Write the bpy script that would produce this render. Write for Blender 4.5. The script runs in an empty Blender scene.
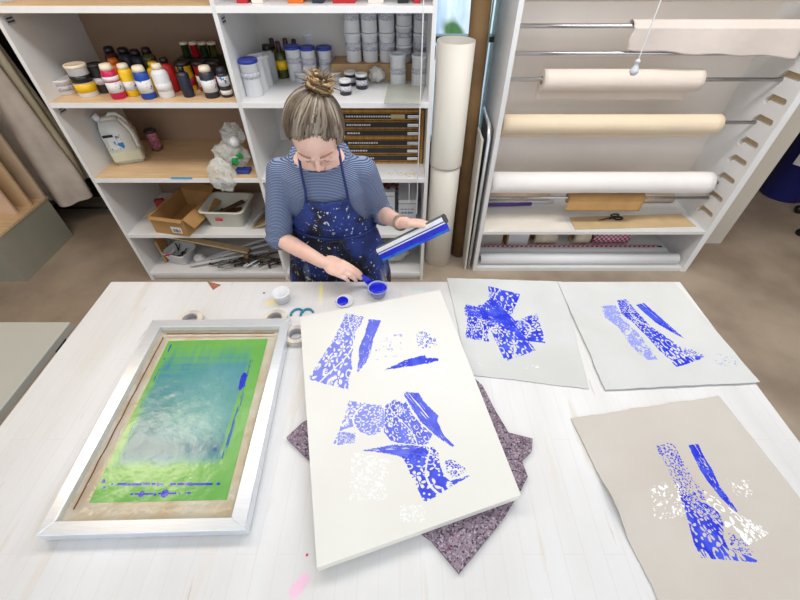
import bpy, bmesh, math, random
import numpy as np
from mathutils import Vector, Matrix, noise as mnoise

# ---------------------------------------------------------------- camera, world, lights
H, F, CC = 1.93, 393.0, 0.70710678
sc = bpy.context.scene
col = sc.collection
cd = bpy.data.cameras.new('camera'); cam = bpy.data.objects.new('camera', cd); col.objects.link(cam)
cam.location = (0, 0, H); cam.rotation_euler = (math.radians(45), 0, 0)
cd.sensor_width = 36; cd.lens = F / 800 * 36; cd.clip_start = 0.02; cd.clip_end = 60
sc.camera = cam
sc.view_settings.view_transform = 'Standard'; sc.view_settings.look = 'None'
sc.view_settings.gamma = 1; sc.view_settings.use_curve_mapping = False
sc.view_settings.exposure = 0.10
w = bpy.data.worlds.new('world'); sc.world = w; w.use_nodes = True
w.node_tree.nodes['Background'].inputs[0].default_value = (0.86, 0.93, 1.0, 1)
w.node_tree.nodes['Background'].inputs[1].default_value = 1.1

def area(name, loc, size, power, colour, rot=(0, 0, 0)):
    l = bpy.data.lights.new(name, 'AREA'); l.shape = 'RECTANGLE'; l.size, l.size_y = size
    l.energy = power; l.color = colour
    o = bpy.data.objects.new(name, l); col.objects.link(o); o.location = loc; o.rotation_euler = rot
    return o
area('ceiling_light', (0.1, 1.4, 2.72), (2.4, 0.35), 24, (0.97, 0.98, 1.0))
area('ceiling_light', (1.9, 1.75, 2.72), (1.4, 0.3), 20, (1.0, 0.95, 0.88))
area('ceiling_light', (0.2, -0.5, 2.72), (2.6, 0.4), 12, (0.95, 0.97, 1.0))
area('ceiling_light', (-1.9, 1.3, 2.72), (0.8, 0.5), 15, (1.0, 0.82, 0.62))
area('outside_fill', (1.0, 4.6, 3.3), (3, 1), 160, (0.85, 0.93, 1.0), (math.radians(60), 0, 0))  # unseen area lamp added outside to brighten the house wall

# ---------------------------------------------------------------- helpers
def lin(c):
    return tuple(((v / 255) / 12.92 if v / 255 <= 0.04045 else ((v / 255 + 0.055) / 1.055) ** 2.4) for v in c)

def ray(px, py):
    v = (py - 300) / F
    return Vector(((px - 400) / F, CC * (1 - v), -CC * (1 + v)))
def at_z(px, py, z):
    r = ray(px, py); t = (z - H) / r.z; return Vector((0, 0, H)) + r * t
def at_y(px, py, y):
    r = ray(px, py); t = y / r.y; return Vector((0, 0, H)) + r * t

def mat(name, c, rough=0.5, metal=0.0, var=0.06, scale=8.0, bump=0.0, bscale=60.0, stretch=(1, 1, 1),
        trans=0.0, alpha=1.0, c2=None, spec=0.5, sub=0.0):
    m = bpy.data.materials.new(name); m.use_nodes = True
    nt = m.node_tree; b = nt.nodes['Principled BSDF']
    b.inputs['Roughness'].default_value = rough; b.inputs['Metallic'].default_value = metal
    b.inputs['Specular IOR Level'].default_value = spec
    b.inputs['Transmission Weight'].default_value = trans; b.inputs['Alpha'].default_value = alpha
    if sub:
        b.inputs['Subsurface Weight'].default_value = sub
        b.inputs['Subsurface Radius'].default_value = (0.01, 0.004, 0.002)
    tc = nt.nodes.new('ShaderNodeTexCoord'); mp = nt.nodes.new('ShaderNodeMapping')
    mp.inputs['Scale'].default_value = stretch
    nt.links.new(tc.outputs['Object'], mp.inputs['Vector'])
    n = nt.nodes.new('ShaderNodeTexNoise'); n.inputs['Scale'].default_value = scale
    n.inputs['Detail'].default_value = 4
    nt.links.new(mp.outputs[0], n.inputs['Vector'])
    mx = nt.nodes.new('ShaderNodeMix'); mx.data_type = 'RGBA'
    a = lin(c)
    if c2 is None:
        A = tuple(min(1, v * (1 + var)) for v in a); B = tuple(v * (1 - var) for v in a)
    else:
        A = a; B = lin(c2)
    mx.inputs['A'].default_value = (*A, 1); mx.inputs['B'].default_value = (*B, 1)
    rp = nt.nodes.new('ShaderNodeMapRange'); rp.inputs['From Min'].default_value = 0.35; rp.inputs['From Max'].default_value = 0.65
    nt.links.new(n.outputs['Fac'], rp.inputs['Value'])
    nt.links.new(rp.outputs[0], mx.inputs['Factor'])
    nt.links.new(mx.outputs['Result'], b.inputs['Base Color'])
    if bump:
        n2 = nt.nodes.new('ShaderNodeTexNoise'); n2.inputs['Scale'].default_value = bscale
        nt.links.new(mp.outputs[0], n2.inputs['Vector'])
        bp = nt.nodes.new('ShaderNodeBump'); bp.inputs['Strength'].default_value = bump
        bp.inputs['Distance'].default_value = 0.01
        nt.links.new(n2.outputs['Fac'], bp.inputs['Height']); nt.links.new(bp.outputs[0], b.inputs['Normal'])
    m['mix'] = mx.name
    return m

def spots(m, c, scale, thr, width=0.03, seedv=0.0, detail=2, stretch=(1, 1, 1)):
    """overlay blots of colour c on material m"""
    nt = m.node_tree; b = nt.nodes['Principled BSDF']
    src = b.inputs['Base Color'].links[0].from_socket
    tc = nt.nodes.new('ShaderNodeTexCoord'); mp = nt.nodes.new('ShaderNodeMapping')
    mp.inputs['Location'].default_value = (seedv, seedv * 1.7, seedv * 0.6); mp.inputs['Scale'].default_value = stretch
    nt.links.new(tc.outputs['Object'], mp.inputs[0])
    n = nt.nodes.new('ShaderNodeTexNoise'); n.inputs['Scale'].default_value = scale; n.inputs['Detail'].default_value = detail
    nt.links.new(mp.outputs[0], n.inputs['Vector'])
    r = nt.nodes.new('ShaderNodeMapRange'); r.inputs['From Min'].default_value = thr; r.inputs['From Max'].default_value = thr + width
    nt.links.new(n.outputs['Fac'], r.inputs['Value'])
    mx = nt.nodes.new('ShaderNodeMix'); mx.data_type = 'RGBA'
    nt.links.new(r.outputs[0], mx.inputs['Factor']); nt.links.new(src, mx.inputs['A'])
    mx.inputs['B'].default_value = (*lin(c), 1)
    nt.links.new(mx.outputs['Result'], b.inputs['Base Color'])
    return m

def obj(name, bm, m=None, parent=None, smooth=False, world=True):
    if isinstance(bm, bmesh.types.BMesh):
        bmesh.ops.recalc_face_normals(bm, faces=bm.faces)
        me = bpy.data.meshes.new(name); bm.to_mesh(me); bm.free()
    else:
        me = bm
    if smooth:
        me.polygons.foreach_set('use_smooth', [True] * len(me.polygons))
        if smooth == 'auto':
            pass
    o = bpy.data.objects.new(name, me); col.objects.link(o)
    if m: me.materials.append(m)
    if parent:
        o.parent = parent
        if world:
            # vertices were given in world coordinates
            root = parent
            off = Vector((0, 0, 0))
            mtx = Matrix.Identity(4)
            chain = []
            while root: chain.append(root); root = root.parent
            for r in reversed(chain): mtx = mtx @ r.matrix_basis
            me.transform(mtx.inverted())
    return o

def tag(o, label, cat, group=None):
    o['label'] = label; o['category'] = cat
    if group: o['group'] = group
    return o
def thing(name, label, cat, loc=(0, 0, 0), rotz=0.0, group=None):
    o = bpy.data.objects.new(name, None); col.objects.link(o); o.location = loc; o.rotation_euler = (0, 0, rotz)
    o.empty_display_size = 0.05
    return tag(o, label, cat, group)
def struct(name, bm, m, parent=None):
    o = obj(name, bm, m, parent); 
    if not parent: o['kind'] = 'structure'
    return o

def nb(): return bmesh.new()
def box(bm, lo, hi, bev=0.0):
    r = bmesh.ops.create_cube(bm, size=1)['verts']
    for v in r:
        v.co = Vector([lo[i] + (v.co[i] + 0.5) * (hi[i] - lo[i]) for i in range(3)])
    if bev:
        es = list({e for v in r for e in v.link_edges})
        bmesh.ops.bevel(bm, geom=es, offset=bev, segments=2, affect='EDGES', profile=0.6)
    return bm
def bx(lo, hi, bev=0.0): return box(nb(), lo, hi, bev)
def frame_from(d):
    d = d.normalized(); a = Vector((0, 0, 1)) if abs(d.z) < 0.9 else Vector((1, 0, 0))
    u = d.cross(a).normalized(); v = d.cross(u).normalized(); return u, v
def tube(bm, pts, rad, seg=10, cap=True, closed=False):
    pts = [Vector(p) for p in pts]; n = len(pts)
    if not isinstance(rad, (list, tuple)): rad = [rad] * n
    rings = []; u = None
    for i, p in enumerate(pts):
        if closed: d = pts[(i + 1) % n] - pts[i - 1]
        else: d = pts[min(i + 1, n - 1)] - pts[max(i - 1, 0)]
        if d.length < 1e-9: d = Vector((0, 0, 1))
        d.normalize()
        if u is None: u, v = frame_from(d)
        else:
            u = (u - d * u.dot(d)).normalized(); v = d.cross(u)
        rings.append([bm.verts.new(p + (u * math.cos(2 * math.pi * k / seg) + v * math.sin(2 * math.pi * k / seg)) * rad[i]) for k in range(seg)])
    m = n if closed else n - 1
    for i in range(m):
        a, b = rings[i], rings[(i + 1) % n]
        for k in range(seg):
            bm.faces.new((a[k], a[(k + 1) % seg], b[(k + 1) % seg], b[k]))
    if cap and not closed:
        bm.faces.new(rings[0][::-1]); bm.faces.new(rings[-1])
    return bm
def lathe(bm, prof, cx=0, cy=0, cz=0, seg=28):
    rings = []
    for r, z in prof:
        if r < 1e-5: rings.append([bm.verts.new((cx, cy, cz + z))])
        else: rings.append([bm.verts.new((cx + r * math.cos(2 * math.pi * k / seg), cy + r * math.sin(2 * math.pi * k / seg), cz + z)) for k in range(seg)])
    for a, b in zip(rings, rings[1:]):
        for k in range(seg):
            k2 = (k + 1) % seg
            if len(a) == 1 and len(b) == 1: continue
            if len(a) == 1: bm.faces.new((a[0], b[k], b[k2]))
            elif len(b) == 1: bm.faces.new((a[k], b[0], a[k2]))
            else: bm.faces.new((a[k], a[k2], b[k2], b[k]))
    return bm
def ell(bm, c, r, R=None, seg=20, rings=12):
    vs = bmesh.ops.create_uvsphere(bm, u_segments=seg, v_segments=rings, radius=1)['verts']
    R = R or Matrix.Identity(3)
    for v in vs: v.co = Vector(c) + R @ Vector((v.co.x * r[0], v.co.y * r[1], v.co.z * r[2]))
    return bm
def capsule(bm, pts, rad, seg=16):
    tube(bm, pts, rad, seg)
    for p, r in zip(pts, rad): ell(bm, p, (r, r, r), seg=16, rings=10)
    return bm
def prism(bm, poly, z0, z1):
    a = [bm.verts.new((p[0], p[1], z0)) for p in poly]; b = [bm.verts.new((p[0], p[1], z1)) for p in poly]
    n = len(poly); bm.faces.new(a[::-1]); bm.faces.new(b)
    for i in range(n): bm.faces.new((a[i], a[(i + 1) % n], b[(i + 1) % n], b[i]))
    return bm
def xf(bm, M):
    bm.transform(M); return bm
def bake(o):
    dg = bpy.context.evaluated_depsgraph_get(); dg.update()
    me = bpy.data.meshes.new_from_object(o.evaluated_get(dg)); o.modifiers.clear()
    old = o.data; o.data = me; bpy.data.meshes.remove(old); me.name = o.name
    me.polygons.foreach_set('use_smooth', [True] * len(me.polygons)); return o
def remesh(o, vox, smooth=4):
    r = o.modifiers.new('remesh', 'REMESH'); r.mode = 'VOXEL'; r.voxel_size = vox; r.use_smooth_shade = True
    s = o.modifiers.new('smooth', 'SMOOTH'); s.iterations = smooth; s.factor = 0.5
    return bake(o)
def wob(x, y, z, s=1.0):
    return mnoise.noise(Vector((x * s, y * s, z * s)))

# ---------------------------------------------------------------- materials
WHITE = mat('white_laminate', (228, 228, 228), 0.35, var=0.03, scale=3)
WHITE_EDGE = mat('white_edging', (238, 238, 238), 0.4, var=0.02)
CREAMBACK = mat('cream_board', (226, 218, 210), 0.55, var=0.04, scale=2)
PINE_WARM = mat('pine_and_warm_light', (226, 198, 160), 0.45, c2=(212, 180, 138), scale=6, stretch=(1, 12, 1))  # pine of the cabinet top; also paints warm light on white shelves
PLY = mat('plywood', (196, 160, 116), 0.6, c2=(170, 132, 90), scale=8, stretch=(1, 8, 1))
STEEL = mat('steel', (205, 205, 208), 0.22, metal=1.0, var=0.03)
ALU = mat('aluminium', (232, 236, 242), 0.28, metal=0.6, var=0.04, scale=20, stretch=(1, 20, 1))
BLACK = mat('black_plastic', (24, 24, 27), 0.35, var=0.2)
DARK = mat('dark_metal', (40, 42, 48), 0.4, metal=0.5)
WPLAST = mat('white_plastic', (228, 229, 232), 0.35, var=0.02)
CPLAST = mat('cream_plastic', (214, 214, 204), 0.4, var=0.03)
BLUELID = mat('blue_lid', (44, 60, 160), 0.35, var=0.05)
KRAFT = mat('kraft_cardboard', (178, 138, 86), 0.75, var=0.08, scale=10)
KRAFT_PALE = mat('pale_cardboard', (206, 180, 138), 0.75, var=0.06, scale=10)
INKBLUE = mat('wet_blue_ink', (20, 32, 205), 0.22, var=0.1, scale=40, bump=0.3, bscale=60)
BROWNINK = mat('brown_scrap', (108, 78, 56), 0.7, c2=(70, 50, 38), scale=30)

# ---------------------------------------------------------------- the room
floor_m = mat('polished_concrete', (184, 168, 150), 0.42, c2=(152, 136, 120), scale=2.2, bump=0.05, bscale=30)
spots(floor_m, (156, 134, 112), 9, 0.66, 0.2, 3.1, 6)
struct('floor', bx((-3.6, -1.2, -0.1), (4.6, 3.75, 0)), floor_m)
wall_m = mat('dim_plaster', (150, 128, 106), 0.8, var=0.08, scale=1.5)
b = nb()
box(b, (-3.6, 3.6, 0), (0.2, 3.75, 2.8)); box(b, (0.78, 3.6, 0), (4.6, 3.75, 2.8))
box(b, (0.2, 3.6, 0), (0.78, 3.75, 0.35)); box(b, (0.2, 3.6, 2.3), (0.78, 3.75, 2.8))
struct('wall_back', b, wall_m)
struct('wall_left', bx((-3.75, -1.2, 0), (-3.6, 3.75, 2.8)), wall_m)
struct('wall_right', bx((4.6, -1.2, 0), (4.75, 3.75, 2.8)), wall_m)
struct('ceiling', bx((-3.75, -1.2, 2.8), (4.75, 3.75, 2.9)), mat('ceiling_paint', (236, 236, 234), 0.9))
struct('wall_stub', bx((2.17, 2.58, 0), (2.60, 3.6, 2.8)), mat('pier_paint', (214, 206, 192), 0.7, var=0.03, scale=2)).name = 'wall_right'
wn = struct('window_1', bx((0.2, 3.58, 0.35), (0.26, 3.72, 2.3)), mat('window_frame_paint', (96, 122, 104), 0.4))
b = nb()
for lo, hi in (((.73, 3.58, .35), (.78, 3.72, 2.3)), ((0.26, 3.58, .35), (.73, 3.72, .41)), ((0.26, 3.58, 2.24), (.73, 3.72, 2.3)),
               ((0.26, 3.6, 1.18), (0.73, 3.70, 1.22))): box(b, lo, hi)
obj('window_frame', b, wn.data.materials[0], wn)
obj('window_pane', bx((0.26, 3.655, .41), (.73, 3.66, 2.24)), mat('window_glass', (240, 250, 248), 0.02, trans=1.0, var=0), wn)
ob = struct('house_wall_outside', bx((-1.5, 6.2, -1), (3.5, 6.4, 3.5)), spots(mat('house_render_outside', (226, 226, 232), 0.8, c2=(150, 176, 214), scale=1.2, stretch=(3, 1, 1)), (70, 110, 60), 1.5, 0.6, 0.05, 1.0))  # neighbouring house wall, pale blue for the view through the window

# ---------------------------------------------------------------- worktable
table_m = mat('white_painted_boards', (221, 221, 222), 0.45, c2=(211, 210, 209), scale=7, stretch=(1, 0.25, 1), bump=0.04, bscale=90)
spots(table_m, (212, 208, 202), 22, 0.6, 0.06, 4.2, 5, (1, .12, 1))
spots(table_m, (198, 190, 184), 60, 0.70, 0.04, 2.2, 3, (1, .08, 1))
spots(table_m, (238, 222, 208), 5, 0.64, 0.14, 7.7, 3)
def seam_nodes(m, period, c):
    nt = m.node_tree; bs = nt.nodes['Principled BSDF']; src = bs.inputs['Base Color'].links[0].from_socket
    tc = nt.nodes.new('ShaderNodeTexCoord'); br = nt.nodes.new('ShaderNodeTexBrick')
    mp = nt.nodes.new('ShaderNodeMapping'); mp.inputs['Rotation'].default_value = (0, 0, math.pi / 2)
    nt.links.new(tc.outputs['Object'], mp.inputs[0]); nt.links.new(mp.outputs[0], br.inputs['Vector'])
    br.inputs['Scale'].default_value = 1; br.inputs['Brick Width'].default_value = 0.55; br.inputs['Row Height'].default_value = period
    br.inputs['Mortar Size'].default_value = 0.0011; br.inputs['Mortar Smooth'].default_value = 0.3
    mx = nt.nodes.new('ShaderNodeMix'); mx.data_type = 'RGBA'
    ml = nt.nodes.new('ShaderNodeMath'); ml.operation = 'MULTIPLY'; ml.inputs[1].default_value = 0.28
    nt.links.new(br.outputs['Fac'], ml.inputs[0]); nt.links.new(ml.outputs[0], mx.inputs['Factor'])
    nt.links.new(src, mx.inputs['A']); mx.inputs['B'].default_value = (*lin(c), 1)
    nt.links.new(mx.outputs['Result'], bs.inputs['Base Color'])
seam_nodes(table_m, 0.047, (196, 186, 176))
def blot(m, c, centre, size, rot=0, soft=0.4):
    nt = m.node_tree; bs = nt.nodes['Principled BSDF']; src = bs.inputs['Base Color'].links[0].from_socket
    tc = nt.nodes.new('ShaderNodeTexCoord'); mp = nt.nodes.new('ShaderNodeMapping'); mp.vector_type = 'TEXTURE'
    mp.inputs['Location'].default_value = (centre[0], centre[1], 0); mp.inputs['Scale'].default_value = (size[0], size[1], 50)
    mp.inputs['Rotation'].default_value = (0, 0, rot)
    no = nt.nodes.new('ShaderNodeTexNoise'); no.inputs['Scale'].default_value = 25
    nt.links.new(tc.outputs['Object'], no.inputs['Vector'])
    nt.links.new(tc.outputs['Object'], mp.inputs[0])
    ln = nt.nodes.new('ShaderNodeVectorMath'); ln.operation = 'LENGTH'; nt.links.new(mp.outputs[0], ln.inputs[0])
    ad = nt.nodes.new('ShaderNodeMath'); ad.operation = 'ADD'; nt.links.new(ln.outputs['Value'], ad.inputs[0]); nt.links.new(no.outputs['Fac'], ad.inputs[1])
    r = nt.nodes.new('ShaderNodeMapRange'); r.inputs['From Min'].default_value = 1.5; r.inputs['From Max'].default_value = 1.5 - soft
    nt.links.new(ad.outputs[0], r.inputs['Value'])
    mx = nt.nodes.new('ShaderNodeMix'); mx.data_type = 'RGBA'
    nt.links.new(r.outputs[0], mx.inputs['Factor']); nt.links.new(src, mx.inputs['A']); mx.inputs['B'].default_value = (*lin(c), 1)
    nt.links.new(mx.outputs['Result'], bs.inputs['Base Color'])
TB = Vector((0, 0.5, 0))
def tb(px, py): 
    p = at_z(px, py, .88) - TB; return (p.x, p.y)
blot(table_m, (232, 192, 212), tb(300, 585), (.035, .016), 0.9)
blot(table_m, (216, 60, 110), tb(307, 555), (.004, .004), 0, .3)
blot(table_m, (246, 240, 150), tb(321, 292), (.010, .07), 0.1, .9)
blot(table_m, (246, 226, 150), tb(271, 303), (.03, .02), 0.1, .9)
blot(table_m, (60, 60, 130), tb(264, 293), (.006, .005), 0, .3)
blot(table_m, (222, 200, 190), tb(232, 355), (.02, .05), 0.1, .9)
blot(table_m, (196, 222, 222), tb(420, 289), (.06, .012), 0.1, .9)
tbl = thing('worktable', 'large white painted plank-topped worktable filling the foreground', 'table', (0, 0.5, 0))
obj('tabletop', bx((-1.145, -0.14, .84), (1.11, 1.153, .88), .003), table_m, tbl)
b = nb(); box(b, (-1.08, -.08, .74), (1.05, -.05, .84)); box(b, (-1.08, 1.06, .74), (1.05, 1.09, .84)); box(b, (-1.08, -.05, .74), (-1.05, 1.06, .84)); box(b, (1.02, -.05, .74), (1.05, 1.06, .84))
obj('apron_rail', b, WHITE, tbl)
for x in (-1.06, .98):
    for y in (-.08, 1.01): obj('leg', bx((x, y, 0), (x + .07, y + .07, .74), .004), WHITE, tbl)
# low grey side table at far left
sd = thing('side_table', 'lower grey-topped table left of the white worktable', 'table', (-1.9, .6, 0))
obj('tabletop', bx((-2.6, .2, .72), (-1.325, 1.055, .75), .003), mat('grey_laminate', (176, 176, 168), .5, var=.03, scale=2), sd)
for x in (-2.55, -1.40):
    for y in (.25, .98): obj('leg', bx((x, y, 0), (x + .04, y + .04, .72)), DARK, sd)

# ---------------------------------------------------------------- left shelving unit
X0, X1, X2 = -1.82, -0.825, 0.165; Y0, Y1 = 2.14, 2.69
unit = thing('shelving_unit', 'tall white open shelving unit with two bays of paint and tubs', 'shelving', ((X0 + X2) / 2, Y0, 0))
for x, n in ((X0, 'side_panel'), (X2 - .02, 'side_panel')): obj(n, bx((x, Y0, 0), (x + .02, Y1, 2.02)), WHITE, unit)
obj('divider_panel', bx((X1 - .01, Y0, 0), (X1 + .01, Y1, 2.02)), WHITE, unit)
obj('back_panel', bx((X0 + .02, Y1 - .01, .02), (X1, Y1, 2.0)), mat('brown_bay_shade', (158, 130, 108), .6, var=.04, scale=2), unit)  # dim warm light of the left bay put into the panel colour
obj('back_panel', bx((X1, Y1 - .01, .02), (X2 - .02, Y1, 2.0)), mat('grey_white_back', (214, 208, 202), .6, var=.03, scale=2), unit)
SH = [0.07, 0.40, 0.80, 1.22, 1.622, 2.02]
for z in SH:
    for xa, xb, k in ((X0 + .02, X1 - .01, 0), (X1 + .01, X2 - .02, 1)):
        s = obj('shelf', bx((xa, Y0 + .004, z - .025), (xb, Y1 - .01, z)), PINE_WARM if (k == 0 and z in (0.80, 1.22, 1.622)) else WHITE, unit)  # upper left shelves are white boards, their warm light painted as tan
        obj('edge_strip', bx((xa, Y0, z - .026), (xb, Y0 + .004, z - .001)), WHITE_EDGE, s)
obj('plinth', bx((X0 + .02, Y0 + .02, 0), (X2 - .02, Y0 + .04, .045)), WHITE, unit)
tagw = mat('paper_tag', (196, 198, 204), .7, var=.03); tagk = mat('tag_print', (70, 70, 82), .7)
def side_tag(x, y, z, dx=0.001):
    t = obj('name_tag', bx((x, y, z), (x + dx, y + .055, z + .035)), tagw, unit)
    b = nb(); box(b, (x + dx, y + .006, z + .02), (x + dx + .0006, y + .046, z + .027)); box(b, (x + dx, y + .006, z + .007), (x + dx + .0006, y + .05, z + .014))
    obj('tag_writing', b, tagk, t)
side_tag(X0 + .02, 2.17, 1.545); side_tag(X1 + .01, 2.17, 1.545); side_tag(X0 + .02, 2.17, 1.15)
b = bx(tuple(at_y(171, 178, Y0) + Vector((0, -.002, -.006))), tuple(at_y(192, 178, Y0) + Vector((0, 0, .006))))
obj('tape_mark', b, mat('blue_tape', (90, 170, 205), .5), unit)

# ---- lathed containers, positioned where they stand on a shelf
def base_of(px, pyb, pyt, wpx, z):
    p = at_z(px, pyb, z); D = CC * (p.y + H - z); r = wpx / 2 / F * D
    y = p.y + r; x = p.x * (y + H - z) / (p.y + H - z)
    zt = at_y(px, pyt, y + r * .6).z
    return x, y, r, zt - z
LABEL = mat('paint_label', (226, 226, 228), .5, var=.02)
spots(LABEL, (40, 130, 190), 34, .62, .02, 1.0); spots(LABEL, (235, 190, 40), 38, .66, .02, 5.0); spots(LABEL, (60, 60, 70), 60, .68, .02, 9.0, 2, (1, 1, 3))
LABEL2 = mat('text_label', (206, 206, 212), .6, var=.02); spots(LABEL2, (150, 148, 168), 90, .54, .03, 2.0, 2, (1, 1, 4))
def grp(o, g):
    if g: o['group'] = g
def tub(label, px, pyb, pyt, w_, z, body=WPLAST, lid=WPLAST, bands=(), cat='tub', name='plastic_tub', taper=.94, group=None, xyrh=None):
    x, y, r, h = xyrh or base_of(px, pyb, pyt, w_, z)
    t = thing(name, label, cat, (x, y, z), 0, group)
    lh = min(.012, h * .12); rt = r; rb = r * taper
    hb = h - lh
    obj('body', lathe(nb(), [(0, 0), (rb - .002, 0), (rb, .003), (rt - .003, hb * .93), (rt - .001, hb * .94), (rt - .001, hb * .97), (rt - .004, hb * .975), (rt - .004, hb), (0, hb)], x, y, z), body, t, True)
    obj('lid', lathe(nb(), [(rt - .002, hb - .004), (rt + .001, hb - .004), (rt + .001, hb + lh * .9), (rt - .002, hb + lh), (rt - .006, hb + lh), (rt - .008, hb + lh * .85), (0, hb + lh * .85)], x, y, z), lid, t, True)
    for a, c_, m_ in bands:
        f = lambda q: rb + (rt - rb) * q * .93 + .0005
        obj('label' if m_ in (LABEL, LABEL2) else 'colour_band', lathe(nb(), [(f(a) - .001, hb * a), (f(a), hb * a), (f(c_), hb * c_), (f(c_) - .001, hb * c_)], x, y, z), m_, t, True)
    return t
def bottle(label, px, pyb, pyt, w_, z, body, cap, bands=(), neck=.42, capw=None, name='paint_bottle', cat='bottle', shoulder=.72, group=None):
    x, y, r, h = base_of(px, pyb, pyt, w_, z)
    t = thing(name, label, cat, (x, y, z), 0, group); capw = capw or neck + .12
    s = shoulder
    obj('body', lathe(nb(), [(0, 0), (r * .94, 0), (r, .004), (r, h * s), (r * .93, h * (s + .04)), (r * neck * 1.15, h * (s + .11)), (r * neck, h * (s + .12)), (r * neck, h * (s + .15)), (0, h * (s + .15))], x, y, z), body, t, True)
    obj('cap', lathe(nb(), [(r * neck, h * (s + .125)), (r * capw, h * (s + .125)), (r * capw, h * (s + .2)), (r * capw * .86, h * .985), (r * capw * .5, h), (0, h)], x, y, z), cap, t, True)
    for a, c_, m_ in bands:
        obj('label' if m_ in (LABEL, LABEL2) else 'colour_band', lathe(nb(), [(r - .001, h * a), (r + .0006, h * a), (r + .0006, h * c_), (r - .001, h * c_)], x, y, z), m_, t, True)
    return t
YEL = mat('yellow_paint', (240, 195, 20), .4); CRIM = mat('crimson_paint', (200, 20, 80), .4); BLU = mat('blue_paint', (22, 70, 165), .4)
CAPW = mat('ivory_cap', (232, 220, 198), .45); NAVYB = mat('navy_bottle', (30, 36, 56), .35); CHAR = mat('charcoal_bottle', (45, 48, 58), .4)
RED = mat('red_paint', (180, 28, 36), .4); OLV = mat('olive_bottle', (88, 96, 48), .25, trans=.3); DGRN = mat('dark_green_jar', (44, 66, 40), .35); ORG = mat('orange_paint', (214, 108, 24), .4)
z = 1.22
tub('short square-shouldered white tub with grey label at left end of paint shelf', 68, 96, 76, 21, z, bands=[(.3, .7, LABEL2)], taper=.9)
tub('white jar with black and yellow label, biggest on paint shelf', 90, 98, 62, 19, z, lid=CAPW, bands=[(.16, .46, YEL), (.5, .74, BLACK)], name='paint_jar', cat='jar', taper=.97)
bottle('crimson paint bottle with ivory cap and white label', 120, 100, 62, 14, z, CRIM, CAPW, [(.2, .5, LABEL), (.54, .66, WPLAST)], .75, .8, shoulder=.70)
bottle('yellow paint bottle with ivory cap behind crimson and blue bottles', 135, 97, 62, 13, z, YEL, CAPW, [(.2, .48, LABEL)], .7, .76)
bottle('blue paint bottle with pale cap and white label', 150, 100, 64, 14, z, BLU, CAPW, [(.2, .58, LABEL)], .75, .8, shoulder=.70)
bottle('all white paint bottle with white cap right of the blue one', 168, 99, 62, 15, z, WPLAST, CAPW, [(.22, .45, LABEL)], .55, .62)
bottle('slim dark navy bottle with narrow dark cap', 190, 98, 65, 11, z, NAVYB, BLACK, [], .45, .55)
bottle('black paint bottle with ivory cap and white label', 213, 99, 64, 14, z, CHAR, CAPW, [(.2, .58, LABEL)], .75, .8, shoulder=.70)
bottle('black paint bottle with dark cap and white labels against the shelf divider', 228, 98, 66, 11, z, CHAR, CHAR, [(.1, .25, WPLAST), (.4, .72, LABEL)], .75, .8, shoulder=.70)
tub('dark jar with black lid between white-yellow jar and crimson bottle', 107, 94, 62, 14, z, CHAR, BLACK, [(.35, .6, LABEL2)], name='paint_jar', cat='jar')
bottle('orange bottle behind the crimson bottle', 126, 92, 57, 13, z, ORG, ORG, [], .6, .7)
bottle('amber yellow bottle behind the white paint bottle', 163, 93, 60, 14, z, YEL, YEL, [], .5, .6)
bottle('dark red bottle behind the white paint bottle', 175, 93, 56, 12, z, RED, BLACK, [], .45, .6)
tub('yellow jar with wide black lid behind the slim navy bottle', 191, 92, 60, 15, z, YEL, BLACK, [(.2, .5, RED)], name='paint_jar', cat='jar')
tub('red jar with black lid behind the black and white bottle', 207, 92, 60, 13, z, RED, BLACK, [(.2, .6, LABEL)], name='paint_jar', cat='jar')
tub('dark jar with black lid half hidden near the divider', 221, 92, 60, 12, z, CHAR, BLACK, [(.3, .6, RED)], name='paint_jar', cat='jar')
bottle('dark maroon bottle in the back row, leftmost of its row', 124, 86, 45, 13, z, mat('maroon', (70, 20, 30), .4), BLACK, [], .6, .7)
bottle('near-black bottle, second from left in the back row', 137, 86, 46, 14, z, CHAR, BLACK, [], .6, .7)
bottle('near-black bottle, third from left in the back row', 148, 87, 48, 13, z, NAVYB, BLACK, [], .6, .7)
bottle('olive bottle with black cap in the back row', 159, 86, 46, 13, z, OLV, BLACK, [], .5, .65)
# riser with small jars
pa = at_y(178, 58, 2.52); pb = at_y(222, 58, 2.52)
rs = tag(obj('riser_block', bx((pa.x, 2.5, z), (pb.x - .02, 2.6, pa.z), .002), BLACK), 'long dark riser block under the row of small green jars', 'riser')
for i, (px, m_, lb) in enumerate([(190, DGRN, 'small dark green jar with beige cap, leftmost on riser'), (199, RED, 'small dark red jar with beige cap on riser'), (208, DGRN, 'small dark green jar with beige cap, third on riser'), (217, OLV, 'small olive jar with beige cap, rightmost on riser')]):
    q = at_y(px - 2, 57, 2.55)
    tub(lb, 0, 0, 0, 0, pa.z, m_, CAPW, [], name='small_jar', cat='jar', xyrh=(q.x, 2.55, .022, .072))

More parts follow.
